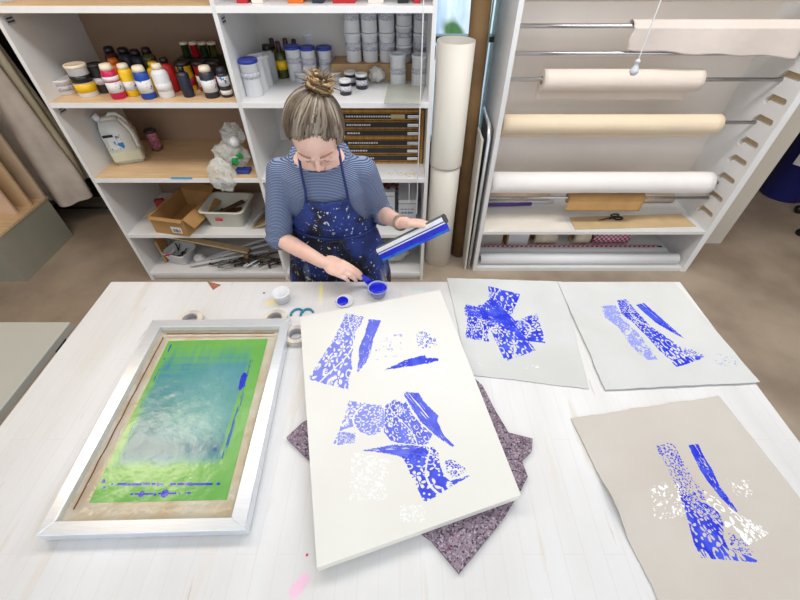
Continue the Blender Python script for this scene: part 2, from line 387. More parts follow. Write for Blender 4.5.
# jug
p = at_z(127, 165, .80)
jug = thing('jerrycan', 'translucent white plastic jerrycan with cloudy liquid and white label', 'jug', (p.x, p.y + .07, .80), .35)
JM = mat('cloudy_plastic', (222, 224, 220), .3, var=.02)
b = bx((-.085, -.065, 0), (.085, .065, .30), .0)
for v in b.verts:
    if v.co.z > .2: v.co.x = v.co.x * .62 - .012; v.co.y *= .8
bmesh.ops.subdivide_edges(b, edges=[e for e in b.edges if abs(e.verts[0].co.z - e.verts[1].co.z) > .1], cuts=1)
for v in b.verts:
    if .1 < v.co.z < .2: v.co.z = .215; v.co.x = .085 if v.co.x > 0 else -.085; v.co.y = .065 if v.co.y > 0 else -.065
for v in b.verts: v.co.z *= .90
bmesh.ops.bevel(b, geom=b.edges[:], offset=.016, segments=4, affect='EDGES')
obj('body', b, JM, jug, True, False)
obj('liquid', bx((-.0856, -.0656, .012), (.0856, .0656, .095), .016), mat('cloudy_liquid', (210, 210, 184), .25, var=.03), jug, True, False)
obj('handle', tube(nb(), [(-.02, 0, .262), (0, 0, .279), (.03, 0, .277), (.055, 0, .25), (.064, 0, .22)], .011, 12), JM, jug, True, False)
obj('cap', lathe(nb(), [(0, .03), (.019, .03), (.02, 0), (0, 0)], 0, 0, 0).copy() if False else tube(nb(), [(-.062, 0, .25), (-.082, 0, .282)], .02, 20), WPLAST, jug, True, False)
lb = obj('label', bx((-.06, -.0675, .10), (.015, -.0655, .185)), LABEL, jug, False, False)
obj('label_bar', bx((-.075, -.068, .172), (-.02, -.0674, .187)), BLACK, lb, False, False)
tub('small pink and purple labelled jar with dark lid beside the jerrycan', 158, 152, 128, 11, .80, mat('pink_jar', (150, 60, 96), .3, c2=(210, 150, 170), scale=60), mat('dark_lid', (52, 48, 50), .4), [(0.02, .2, mat('brown_base', (120, 80, 60), .3))], name='small_jar', cat='jar')

# plastic bag bundle
def crumple(bm_c, r, seed, amp=.35, sub=4):
    bm = nb(); bmesh.ops.create_icosphere(bm, subdivisions=sub, radius=1)
    for v in bm.verts:
        d = v.co.normalized()
        n = mnoise.noise(d * 2.0 + Vector((seed, 0, 0))) * amp + abs(mnoise.noise(d * 5 + Vector((0, seed, 0)))) * amp * .8
        v.co = Vector(bm_c) + Vector((d.x * r[0], d.y * r[1], d.z * r[2])) * (1 + n - amp * .3)
    return bm
BAG = mat('clear_bag', (232, 236, 232), .22, alpha=.5, var=.04)
bagc = at_z(232, 172, .80)
bg = thing('plastic_bag_bundle', 'crumpled clear plastic bags with green scraps drooping over the shelf edge', 'bag', (bagc.x, bagc.y + .06, .80))
x, y = bagc.x, bagc.y + .06
obj('bag_film', crumple((x, y, .875), (.105, .07, .09), 1.3, .28), BAG, bg, False)
obj('bag_film', crumple((x - .035, y - .125, .81), (.075, .05, .10), 4.1, .28), BAG, bg, False)
obj('bag_film', crumple((x + .035, y + .03, .985), (.065, .06, .07), 7.7, .4), BAG, bg, False)
b = crumple((x + .05, y - .085, .875), (.024, .015, .024), 2.2, .5, 2); bm2 = crumple((x + .08, y - .07, .905), (.022, .015, .02), 8.2, .5, 2)
me_t = bpy.data.meshes.new('t'); bm2.to_mesh(me_t); b.from_mesh(me_t); bm2.free()
obj('green_scrap', b, mat('green_scrap', (24, 140, 66), .5), bg)
obj('paper_ball', crumple((x + .06, y - .04, .975), (.028, .028, .03), 3.2, .1, 3), WPLAST, bg)
tag(obj('folded_packet', bx((x + .03, y - .09, .802), (x + .115, y - .03, .82), .003), mat('blue_packet', (46, 66, 150), .5)), 'flat dark blue packet tucked under the plastic bags', 'packet')

# cardboard box + tub + sheets, shelf at .40
bxo = thing('cardboard_box', 'open brown cardboard box with a small white barcode label', 'box', (-1.50, 2.14, .40), -.2)
b = nb(); W_, D_, H_ = .24, .36, .125
box(b, (-.12, 0, 0), (.12, D_, .004)); box(b, (-.12, 0, .004), (.12, .005, H_)); box(b, (-.12, D_ - .005, .004), (.12, D_, H_)); box(b, (-.12, .005, .004), (-.115, D_ - .005, H_)); box(b, (.115, .005, .004), (.12, D_ - .005, H_))
obj('body', b, KRAFT, bxo, False, False)
for k, (lo, hi, R) in enumerate([((0, 0, 0), (.085, D_ - .01, .004), Matrix.Translation((.12, .005, H_)) @ Matrix.Rotation(.75, 4, 'Y')),
                                 ((-.05, 0, 0), (0, D_ - .01, .004), Matrix.Translation((-.12, .005, H_)) @ Matrix.Rotation(-.5, 4, 'Y')),
                                 ((0, 0, 0), (.235, .06, .004), Matrix.Translation((-.117, D_, H_)) @ Matrix.Rotation(.3, 4, 'X')),
                                 ((0, -.02, 0), (.235, .0, .004), Matrix.Translation((-.117, 0, H_)) @ Matrix.Rotation(.9, 4, 'X'))]):
    obj('flap', xf(bx(lo, hi), R), KRAFT, bxo, False, False)
bl_ = obj('barcode_label', bx((.01, -.0012, .02), (.085, 0, .065)), WPLAST, bxo, False, False)
b = nb(); random.seed(3); xx = .02
while xx < .075: box(b, (xx, -.0018, .027), (xx + random.choice([.0012, .002, .003]), -.0012, .05)); xx += random.choice([.004, .005, .006])
obj('bars', b, BLACK, bl_, False, False)
tag(obj('red_packet', xf(bx((-.03, -.02, 0), (.03, .02, .05), .004), Matrix.Translation((-1.73, 2.5, .40)) @ Matrix.Rotation(.3, 4, 'Z')), mat('red_packet', (170, 36, 44), .5)), 'small red packet in shelf corner left of the cardboard box', 'packet')
tb_ = thing('storage_tub', 'off-white plastic washing-up tub holding brown wooden scraps', 'tub', (-1.165, 2.33, .40), -.05)
b = nb()
def rrect(w2, d2, r, z, n=5):
    pts = []
    for cx, cy, a0 in ((w2 - r, d2 - r, 0), (-w2 + r, d2 - r, 90), (-w2 + r, -d2 + r, 180), (w2 - r, -d2 + r, 270)):
        for k in range(n + 1):
            a = math.radians(a0 + 90 * k / n); pts.append((cx + r * math.cos(a), cy + r * math.sin(a), z))
    return pts
def loft(bm, loops, cap0=False, cap1=False):
    R = [[bm.verts.new(p) for p in l] for l in loops]; n = len(R[0])
    for a, c in zip(R, R[1:]):
        for k in range(n): bm.faces.new((a[k], a[(k + 1) % n], c[(k + 1) % n], c[k]))
    if cap0: bm.faces.new(R[0][::-1])
    if cap1: bm.faces.new(R[-1])
    return bm
loft(b, [rrect(.115, .10, .03, .0), rrect(.135, .12, .035, .118), rrect(.152, .137, .04, .122), rrect(.152, .137, .04, .128), rrect(.133, .118, .035, .128), rrect(.112, .097, .03, .004)], True, True)
obj('body', b, CPLAST, tb_, True, False)
obj('sticker', bx((-.05, -.123, .06), (.0, -.119, .078)), mat('red_sticker', (200, 60, 60), .5), tb_, False, False)
for k, (px_, py_, a, L_, w_) in enumerate([(-.03, .02, .3, .20, .05), (.01, -.03, -.5, .17, .035), (.03, .03, .9, .15, .03)]):
    o = obj('wood_offcut', xf(bx((-L_ / 2, -w_ / 2, 0), (L_ / 2, w_ / 2, .012), .002), Matrix.Translation((-1.165 + px_, 2.33 + py_, .435 + .022 * k)) @ Matrix.Rotation(a, 4, 'Z') @ Matrix.Rotation(.15, 4, 'X')), BROWNINK)
    tag(o, ['widest brown wooden offcut lying in the off-white tub', 'dark brown slat lying across the off-white tub', 'topmost short brown slat in the off-white tub'][k], 'offcut', 'wooden offcuts in the tub')
for k in range(2):
    o = obj('grey_sheet', xf(bx((-.055, -.16, 0), (.055, .16, .006)), Matrix.Translation((-.93 + .02 * k, 2.34 + .02 * k, .47 - .05 * k)) @ Matrix.Rotation(-.2, 4, 'Z') @ Matrix.Rotation(-.75 + .35 * k, 4, 'Y')), [mat('grey_card', (150, 148, 142), .6), KRAFT_PALE][k])
    tag(o, ['grey card sheet leaning between the off-white tub and divider', 'beige card sheet lying lowest beside the off-white tub'][k], 'sheet')

# bottom of left bay: basket, laths, tubes, clamps, wires
bk = thing('wire_basket', 'small white basket of clips at bottom left of the shelving', 'basket', (-1.62, 2.30, .07), -.3)
b = nb(); loft(b, [rrect(.075, .065, .02, 0), rrect(.09, .08, .022, .085), rrect(.096, .086, .024, .087), rrect(.096, .086, .024, .093), rrect(.087, .077, .02, .093), rrect(.072, .062, .018, .004)], True, True)
obj('body', b, WPLAST, bk, True, False)
random.seed(5)
CLIPG = mat('clip_grey', (120, 128, 120), .4, metal=.4)
for k in range(12):
    x, y = -1.62 + random.uniform(-.055, .055), 2.30 + random.uniform(-.045, .045); a = random.uniform(0, 3.14)
    d = Vector((math.cos(a), math.sin(a), random.uniform(-.1, .3))) * .028
    c = Vector((x, y, .09 + .006 * k))
    o = obj('metal_clip', tube(nb(), [c - d, c + d * .2, c + d + Vector((0, 0, .01))], [.006, .004, .005], 6), [CLIPG, DARK, DGRN, WPLAST][k % 4])
    tag(o, 'small metal or plastic clip heaped in the white basket', 'clip', 'clips heaped in the basket')
tag(obj('pink_peg', bx((-1.68, 2.205, .165), (-1.65, 2.22, .172), .002), mat('pink_peg', (220, 40, 110), .4)), 'bright pink peg on rim of the white basket', 'peg')
names = ['long pale lath on top of the stack above the basket', 'long grey lath in the stack above the basket', 'long brown lath in the stack above the basket', 'lowest beige lath in the stack above the basket']
for k in range(4):
    o = obj('wooden_lath', xf(bx((-.345, -.025, 0), (.30, .025, .012), .001), Matrix.Translation((-1.39, 2.27 + .018 * k, .235 - .013 * k)) @ Matrix.Rotation(.21, 4, 'Y') @ Matrix.Rotation(-.05 - .04 * k, 4, 'Z')), [KRAFT_PALE, mat('grey_lath', (170, 168, 160), .5), BROWNINK, PLY][k])
    tag(o, names[k], 'lath', 'laths in the bottom left bay')
tag(obj('lath_support', bx((-1.14, 2.25, .07), (-1.11, 2.34, .134)), KRAFT), 'short brown block propping the laths at their right end', 'block')
tag(obj('lath_support', bx((-1.735, 2.25, .07), (-1.72, 2.35, .262)), KRAFT), 'short brown block propping the laths at their left end', 'block')
for k in range(3):
    a0 = Vector((-1.52 + .05 * k, 2.19 + .04 * k, .095 + .0 * k)); a1 = Vector((-.98 + .02 * k, 2.33 + .07 * k, .12 + .02 * k))
    o = obj('white_pipe', tube(nb(), [a0, a1], .011, 12), WPLAST, None, True)
    tag(o, ['white plastic pipe nearest the front of the bottom left bay', 'middle white plastic pipe in the bottom left bay', 'white plastic pipe furthest back in the bottom left bay'][k], 'pipe', 'white pipes in the bottom left bay')
    b = nb(); 
tag(obj('white_fitting', crumple((-1.47, 2.26, .105), (.045, .035, .035), 5, .2, 3), WPLAST), 'rounded white fitting beside the basket', 'fitting')
for k, (x, y) in enumerate([(-1.17, 2.20), (-1.07, 2.215), (-.92, 2.20)]):
    t = thing('clamp', ['black clamp nearest the white pipes ends', 'black clamp in middle of the bottom left bay', 'black clamp beside the shelf divider bottom'][k], 'clamp', (x, y, .07), .3 * k)
    obj('jaw', tube(nb(), [(-.03, 0, .01), (-.03, 0, .05), (0, .01, .06), (.03, 0, .045), (.035, 0, .012)], .009, 8), BLACK, t, True, False)
    obj('screw', tube(nb(), [(-.03, -.01, .035), (.06, -.01, .03)], .005, 8), DARK, t, True, False)
    obj('knob', tube(nb(), [(.05, -.01, .03), (.07, -.012, .028)], .012, 10), BLACK, t, True, False)
random.seed(11)
cols_ = [('dark', BLACK), ('white', WPLAST), ('grey', CLIPG), ('brown', BROWNINK)]
for k in range(9):
    pts = []; p0 = Vector((-1.32 + .05 * k, 2.24 + .05 * math.sin(k * 2.1), .078 + .004 * k))
    for i in range(26):
        a = i * .5 + k; pts.append(p0 + Vector((.07 * math.cos(a) * (1 + .3 * math.sin(k)), .045 * math.sin(a * 1.1), .012 * math.sin(a * .7) + .012)))
    o = obj('cable', tube(nb(), pts, .0035, 6), cols_[k % 4][1], None, True)
    tag(o, '%s tangled cable among the clutter in the bottom left bay' % cols_[k % 4][0], 'cable', '%s cables tangled in the bottom left bay' % cols_[k % 4][0])
for k in range(2):
    tag(obj('metal_bar', tube(nb(), [(-1.2, 2.29 + .03 * k, .085), (-.86, 2.24 + .03 * k, .085)], .006, 8), [PLY, CLIPG][k]), ['thin wooden rod lying behind the black clamps', 'thin grey metal rod lying behind the black clamps'][k], 'rod')

# ---- second bay containers
z = 1.22
tub('white tub with blue lid, front left of the second bay', 255.5, 98, 57, 18.5, z, lid=BLUELID, bands=[(.55, .72, LABEL2)])
tub('plain white tub directly behind the front-left blue-lidded tub', 262, 92, 54, 15, z)
tub('plain white tub, third back from the front-left blue-lidded tub', 267, 87, 53, 14, z)
bottle('grey bottle with black cap behind the white tubs', 273, 82, 43, 12, z, mat('grey_bottle', (170, 172, 172), .4), BLACK, [], .6, .7)
for k, (px, pyb, pyt) in enumerate([(284, 79, 40), (278, 76, 37), (291, 77, 37), (299, 76, 38)]):
    bottle(['olive bottle with yellow label in front of the others', 'olive bottle with dark cap, leftmost of the olive ones', 'olive bottle with dark cap between blue lid and yellow label', 'olive bottle rising behind first blue-lidded tub'][k], px, pyb, pyt, 12, z, OLV, mat('maroon_cap', (64, 28, 30), .4), [(.25, .5, YEL)] if k == 0 else [], .35, .42, shoulder=.6, name='glass_bottle')
tub('white tub with blue lid, left of three in a row', 297, 81, 44, 15, z, lid=BLUELID, bands=[(.55, .72, LABEL2)])
tub('white tub with blue lid, middle of three in a row', 311, 80, 45, 15, z, lid=BLUELID, bands=[(.5, .72, LABEL2)])
tub('white tub with blue lid, right of three in a row', 327, 77, 45, 15, z, lid=BLUELID, bands=[(.45, .65, LABEL2)])
tub('white tub with white lid behind the blue-lidded tubs', 313, 72, 31, 16, z, bands=[(.55, .72, LABEL2)])
tub('tallest white tub with blue lid at the back', 329, 71, 26, 16, z, lid=BLUELID, bands=[(.55, .72, LABEL2)])
tub('low white pot behind the left side of the hair', 303, 83, 70, 15, z, name='small_jar', cat='jar')
tub('low white pot behind the hair bun', 337, 82, 70, 12, z, name='small_jar', cat='jar')
tub('black jar with white lid, nearest the woman\'s head', 346, 96, 78, 11.5, z, CHAR, WPLAST, [(.3, .7, LABEL2)], name='ink_jar', cat='jar', taper=1)
tub('black jar with white lid, right of three', 362, 90, 72, 11.5, z, CHAR, WPLAST, [(.3, .7, LABEL2)], name='ink_jar', cat='jar', taper=1)
tub('black jar with white lid, rear left of three', 351, 86.5, 70, 11.5, z, CHAR, WPLAST, [(.3, .7, LABEL2)], name='ink_jar', cat='jar', taper=1)
q0 = at_y(333, 81, 2.5); q1 = at_y(412, 81, 2.5)
tag(obj('wooden_riser', bx((q0.x, 2.5, z), (X2 - .03, 2.675, 1.305)), PLY), 'wooden riser plank supporting stacked white tubs', 'riser')
cx_ = [350, 367, 384, 402, 420]
for i, px in enumerate(cx_):
    levels = [(1.305, .14), (1.446, .14)] if i != 3 else [(1.305, .082), (1.388, .09), (1.479, .11)]
    x = at_y(px, 40, 2.56).x + .003
    x = -.262 + i * .0945
    for j, (zz, hh) in enumerate(levels):
        colname = ['leftmost', 'second', 'middle', 'fourth', 'rightmost'][i]; lev = ['bottom', 'top'] if len(levels) == 2 else ['bottom', 'middle', 'top']
        tub('white screw-lid tub, %s of the %s column of stacked tubs' % (lev[j], colname), 0, 0, 0, 0, zz, bands=[(.45, .75, LABEL2)], xyrh=(x, 2.565, .045, hh), group='white tubs stacked on the riser')
tub('tall white tub standing before the stacks, left of two', 398, 86, 52, 16, z, taper=1, bands=[(.4, .6, LABEL2)])
tub('tall white tub standing before the stacks, right of two', 419, 87, 53, 16, z, taper=1, bands=[(.45, .62, LABEL2)])
a = at_z(386, 104, z + .001); c = at_z(423, 86, z + .001)
tag(obj('plastic_sleeve', prism(nb(), [(at_z(384, 104, z).x, at_z(384, 104, z).y), (at_z(421, 104, z).x, a.y), (.14, c.y + .0), (at_z(388, 86, z).x, c.y)], z + .001, z + .006), mat('clear_sleeve', (206, 208, 196), .25, alpha=.7)), 'flat clear plastic sleeve on the shelf before two tall tubs', 'sleeve')
c = at_z(377, 84, z)
tag(obj('crumpled_bag', crumple((c.x, c.y + .03, z + .04), (.045, .035, .04), 9.1, .3, 4), mat('white_bag', (214, 212, 206), .5), None, True), 'crumpled white bag behind the black ink jars', 'bag')
# things on the top shelf (only their bottoms show)
for k, (px, m_, lab, hh) in enumerate([(243, RED, 'red box on the top shelf', .1), (258, CREAMBACK, 'cream box on the top shelf between red and orange boxes', .08), (296, ORG, 'orange box on the top shelf', .1), (318, NAVYB, 'navy box on the top shelf', .12), (344, RED, 'wide red box on the top shelf above stacked tubs', .1), (376, CREAMBACK, 'cream box on the top shelf above stacked tubs', .1), (403, BLACK, 'black box on the top shelf near its right end', .1), (417, RED, 'narrow red box at right end of the top shelf', .12)]):
    p = at_y(px, 0, 2.22); w_ = [.05, .05, .07, .05, .1, .07, .05, .03][k]
    tag(obj('box', bx((p.x - w_ / 2, 2.2, 1.622), (p.x + w_ / 2, 2.4, 1.622 + hh), .002), m_), lab, 'box')

# wooden drawer chest of pastel sets
ch = thing('drawer_chest', 'honey wooden chest of six thin black-fronted drawers', 'chest', (-.1, 2.33, .80))
HONEY = mat('honey_wood', (196, 146, 66), .45, c2=(170, 118, 48), scale=6, stretch=(8, 1, 1))
cx0, cx1, cz0, cz1, cyf = -.36, .138, .80, 1.118, 2.33
b = nb(); box(b, (cx0, cyf, cz0), (cx0 + .014, 2.64, cz1)); box(b, (cx1 - .014, cyf, cz0), (cx1, 2.64, cz1)); box(b, (cx0 + .014, cyf, cz1 - .012), (cx1 - .014, 2.64, cz1)); box(b, (cx0 + .014, cyf, cz0), (cx1 - .014, 2.64, cz0 + .01)); box(b, (cx0 + .014, 2.63, cz0 + .01), (cx1 - .014, 2.64, cz1 - .012)); box(b, (cx0 + .014, cyf, cz0 + .155), (cx1 - .014, 2.63, cz0 + .165))
obj('case', b, HONEY, ch)
BLKF = mat('black_drawer_face', (38, 38, 42), .5)
for k in range(6):
    zc = cz0 + .014 + k * .0475 + (.01 if k > 2 else 0)
    d = obj('drawer', bx((cx0 + .016, cyf + .004, zc), (cx1 - .016, 2.60, zc + .04)), HONEY, ch)
    obj('drawer_front', bx((cx0 + .018, cyf + .001, zc + .007), (cx1 - .02, cyf + .004, zc + .036)), BLKF, d)
    obj('handle', bx((cx1 - .095, cyf - .006, zc + .012), (cx1 - .03, cyf + .001, zc + .030), .004), ALU, d)
    b = nb(); random.seed(20 + k); xx = cx0 + .05
    lim = [.1, .06, .12, .02, .08, .26][k] + cx0 + .1
    while xx < lim: ww = random.uniform(.006, .014); box(b, (xx, cyf + .0002, zc + .017), (xx + ww, cyf + .001, zc + .026)); xx += ww + .004
    obj('front_lettering', b, mat('white_lettering', (214, 214, 214), .6), d)
    if k == 5: obj('paper_label', bx((cx1 - .19, cyf - .0, zc + .01), (cx1 - .11, cyf + .001, zc + .033)), mat('tan_label', (206, 186, 140), .6), d)
# debris on shelf in front of chest
random.seed(2); b = nb()
for k in range(60):
    x = random.gauss(.05, .05); y = random.gauss(2.2, .022)
    if x > .13 or y < 2.15: continue
    ell(b, (x, y, .802), (.003, .003, .002), seg=6, rings=4)
o = tag(obj('crumbs', b, mat('crumbs', (216, 196, 160), .8)), 'scatter of pale shavings on shelf below the drawer chest', 'crumbs'); o['kind'] = 'stuff'
# boxes at .40, right bay
for k, (lo, hi, lab) in enumerate([((-.16, 2.36, .40), (-.035, 2.6, .585), 'white carton left of two below the drawer chest, under red flowers'), ((-.01, 2.33, .40), (.11, 2.6, .545), 'white carton right of two below the drawer chest, with blue print')]):
    t = thing('white_carton', lab, 'box', ((lo[0] + hi[0]) / 2, lo[1], .40))
    obj('body', bx(lo, hi, .002), WPLAST, t)
    obj('lid_seam', bx((lo[0] - .001, lo[1] - .001, hi[2] - .03), (hi[0] + .001, lo[1], hi[2] - .027)), tagk, t)
    b = nb(); random.seed(k)
    for j in range(9): xx = lo[0] + .015 + j * .010; box(b, (xx, lo[1] - .0015, lo[2] + .04), (xx + random.uniform(.004, .008), lo[1], lo[2] + .055)); box(b, (xx, lo[1] - .0015, lo[2] + .07), (xx + random.uniform(.003, .008), lo[1], lo[2] + .078))
    obj('print', b, mat('blue_print', (96, 110, 150), .6), t)
fl = thing('dried_flowers', 'bunch of dark red dried flowers lying on the left white carton', 'flowers', (-.1, 2.42, .585)); random.seed(8)
b = nb()
for k in range(40): ell(b, (-.1 + random.gauss(0, .035), 2.42 + random.gauss(0, .03), .61 + random.gauss(0, .012)), (.012, .012, .01), seg=7, rings=5)
obj('petals', b, mat('dark_red_petal', (92, 22, 34), .7), fl)
b = nb()
for k in range(8): tube(b, [(-.1, 2.42, .6), (-.02 + random.uniform(-.03, .05), 2.45 + random.uniform(-.05, .05), .595 + random.uniform(0, .03))], .0025, 5)
obj('stems', b, BROWNINK, fl)
tag(obj('plastic_wrapped_roll', crumple((-.04, 2.30, .16), (.11, .09, .085), 12, .25, 4), mat('grey_film', (190, 194, 188), .25, alpha=.85, var=.1, scale=30), None, True), 'grey plastic-wrapped bundle on the bottom shelf behind the squeegee', 'bundle')
tag(obj('white_block', bx((-.35, 2.25, .07), (-.2, 2.5, .25), .004), CPLAST), 'cream block on the bottom shelf behind the woman', 'box')

# cords
tag(obj('pull_cord', tube(nb(), [(.098, 2.03, 2.79), (.098, 2.03, 1.5), (.099, 2.03, .63)], .0028, 6), WPLAST), 'long thin white blind cord hanging before the shelving unit', 'cord')
k2 = thing('blind_toggle', 'short white cord with a toggle hanging beside the long cord', 'cord', (.055, 2.12, .772))
obj('cord', tube(nb(), [(.055, 2.135, .772), (.055, 2.13, .66)], .002, 6), WPLAST, k2); obj('toggle', lathe(nb(), [(0, 0), (.006, .004), (.004, .02), (0, .024)], .055, 2.13, .64), WPLAST, k2, True)
lp = thing('light_pull', 'white cord with a pear-shaped plastic pull hanging from above', 'light pull', (.9, 1.69, 1.47))
obj('cord', tube(nb(), [(.9, 1.69, 2.80), (.9, 1.69, 1.52)], .0022, 6), WPLAST, lp)
obj('pull', lathe(nb(), [(0, 0), (.009, .002), (.0165, .012), (.015, .022), (.008, .034), (.006, .044), (.009, .046), (.009, .052), (.003, .056), (0, .056)], .9, 1.69, 1.468), mat('grey_pull', (206, 210, 216), .25), lp, True)

# ---------------------------------------------------------------- standing tubes between the units
PAPER = mat('cream_card_tube', (232, 227, 216), .5, c2=(226, 218, 206), scale=1.5)
t = thing('card_tube', 'tall cream cardboard tube standing between shelving and roll rack', 'tube', (.29, 2.38, 0))
obj('lower_tube', lathe(nb(), [(.092, 0), (.094, 0), (.094, .80), (.09, .80), (.09, .01), (0, .01)], .29, 2.38, 0, 48), PAPER, t, True)
obj('upper_tube', lathe(nb(), [(.0945, .775), (.099, .775), (.1, .79), (.1, 1.445), (.095, 1.445), (.094, .79), (.0945, .775)], .29, 2.38, 0, 48), PAPER, t, True)
BRT = mat('brown_tube', (130, 100, 62), .7, c2=(108, 80, 48), scale=5)
tag(obj('brown_tube', tube(nb(), [(.458, 2.45, .0), (.395, 2.47, 2.1)], .052, 28), BRT, None, True), 'tall slim brown cardboard tube leaning behind the cream tube', 'tube')
tag(obj('black_clip_box', bx((.1652, 2.60, 1.30), (.205, 2.66, 1.37), .004), BLACK), 'small black box fixed to the shelving side above the cream tube rim', 'box')
tag(obj('leaning_board', xf(bx((-.006, 0, 0), (.006, .26, .98)), Matrix.Translation((.492, 2.26, 0)) @ Matrix.Rotation(-.015, 4, 'Y')), mat('white_board_edge', (214, 210, 200), .5)), 'thin white board on edge against the roll rack', 'board')
tag(obj('leaning_board', bx((.528, 2.30, 0), (.536, 2.6, 1.02)), mat('grey_board', (128, 122, 112), .5)), 'thin grey board on edge touching the roll rack', 'board')
gl = thing('glass_sheet', 'tall greenish glass sheet leaning behind the bent frame beside the rack', 'glass', (.50, 2.66, 0))
obj('pane', bx((.497, 2.62, 0), (.503, 2.90, 1.75)), mat('green_glass', (190, 222, 206), .05, trans=.85, var=0), gl)
obj('pane_edge', bx((.496, 2.612, 0), (.504, 2.62, 1.75)), mat('green_glass_edge', (150, 190, 168), .2), gl)
tag(obj('mirror_frame', xf(tube(nb(), [(0, 0, 0), (0, 0, .98), (0, .05, 1.04), (0, .26, 1.06)], .010, 10), Matrix.Translation((.515, 2.27, 0))), ALU, None, True), 'bent metal frame edge standing between the leaning boards', 'frame')

# ---------------------------------------------------------------- roll rack
RX0, RX1, RY0, RY1 = .555, 2.10, 2.24, 2.68
rack = thing('roll_rack', 'wide white rack of horizontal fabric and paper rolls with slotted side', 'rack', ((RX0 + RX1) / 2, RY0, 0))
obj('side_panel', bx((RX0 - .01, RY0, 0), (RX0 + .015, RY1, 2.1)), WHITE, rack)
# slotted right panel from a filled curve with holes
SLOTS = [1.52, 1.40, 1.28, 1.16, 1.05, .92, .81, .69, .56, .445]
cu = bpy.data.curves.new('slots', 'CURVE'); cu.dimensions = '2D'; cu.fill_mode = 'BOTH'; cu.extrude = .012
def spl(pts):
    s = cu.splines.new('POLY'); s.points.add(len(pts) - 1); s.use_cyclic_u = True
    for i, p in enumerate(pts): s.points[i].co = (p[0], p[1], 0, 1)
spl([(RY0, 0), (RY1, 0), (RY1, 2.1), (RY0, 2.1)])
for zz in SLOTS:
    c0 = Vector((2.405, zz - .016)); c1 = Vector((2.385, zz + .010)); c2 = Vector((2.285, zz + .014)); r = .0165
    pts = []
    for k in range(9): a = math.radians(190 + 25 * k * .9); 
    path = [c2, c1, c0]
    up, dn = [], []
    for i, p in enumerate(path):
        d = (path[min(i + 1, 2)] - path[max(i - 1, 0)]).normalized(); n = Vector((-d.y, d.x))
        up.append(p + n * r); dn.append(p - n * r)
    d = (c0 - c1).normalized(); n = Vector((-d.y, d.x))
    capend = [c0 + n * r * math.cos(a) + d * r * math.sin(a) for a in [math.pi * k / 8 for k in range(1, 8)]]
    d = (c2 - c1).normalized(); n = Vector((-d.y, d.x))
    cap2 = [c2 + n * r * math.cos(a) + d * r * math.sin(a) for a in [math.pi * k / 8 for k in range(1, 8)]]
    spl(up + capend + dn[::-1] + cap2)
co = bpy.data.objects.new('tmp', cu); col.objects.link(co)
dg = bpy.context.evaluated_depsgraph_get(); dg.update()
me = bpy.data.meshes.new_from_object(co.evaluated_get(dg)); bpy.data.objects.remove(co)
# curve x->world Y, y->world Z, z->world X
me.transform(Matrix(((0, 0, 1, RX1 + .012), (1, 0, 0, 0), (0, 1, 0, 0), (0, 0, 0, 1))))
me.materials.clear()
obj('slotted_panel', me, WHITE, rack)
obj('outer_skin', bx((RX1 + .0242, RY0, 0), (RX1 + .04, RY1, 2.1)), mat('tan_mdf', (190, 166, 130), .7), rack)
obj('front_edge', bx((RX1, RY0 - .006, 0), (RX1 + .041, RY0 - .0005, 2.1)), WHITE_EDGE, rack)
obj('back_panel', bx((RX0 + .015, RY1 - .012, .03), (RX1, RY1, 2.08)), CREAMBACK, rack)
obj('shelf', bx((RX0 + .015, RY0, .33), (RX1, RY1 - .012, .352)), WHITE, rack)
obj('bottom_board', bx((RX0 + .015, RY0, 0.0), (RX1, RY1 - .012, .03)), WHITE, rack)
obj('top_board', bx((RX0 + .015, RY0, 2.06), (RX1, RY1 - .012, 2.08)), WHITE, rack)
b = nb(); 
RODY = 2.385
OFFW = mat('offwhite_cloth', (224, 211, 200), .8, var=.03, scale=4, bump=.15, bscale=25)
CREAMC = mat('cream_cloth', (232, 213, 186), .8, var=.03, scale=4, bump=.15, bscale=25)
WCLOTH = mat('white_cloth', (244, 240, 238), .8, var=.02, scale=4, bump=.15, bscale=25)
CORE = mat('roll_core', (176, 140, 98), .7)
ordn = ['topmost', 'second', 'third', 'fourth', 'fifth', 'lowest']
rodz = [1.505, 1.385, 1.26, 1.03, .643, .53]
for i, zz in enumerate(rodz):
    tag(obj('steel_rod', tube(nb(), [(RX0 + .016, RODY, zz), (RX1 + .022, RODY, zz - .0)], .0105, 16), STEEL, None, True), '%s bare steel rod spanning the roll rack' % ordn[i] if i in (1,) else ['topmost steel rod, right half under a draped white cloth', '', 'steel rod carrying the shorter off-white roll', 'steel rod carrying the cream roll', 'steel rod carrying the fat white roll', 'lowest steel rod, carrying the brown paper roll'][i], 'rod', 'steel rods across the roll rack')
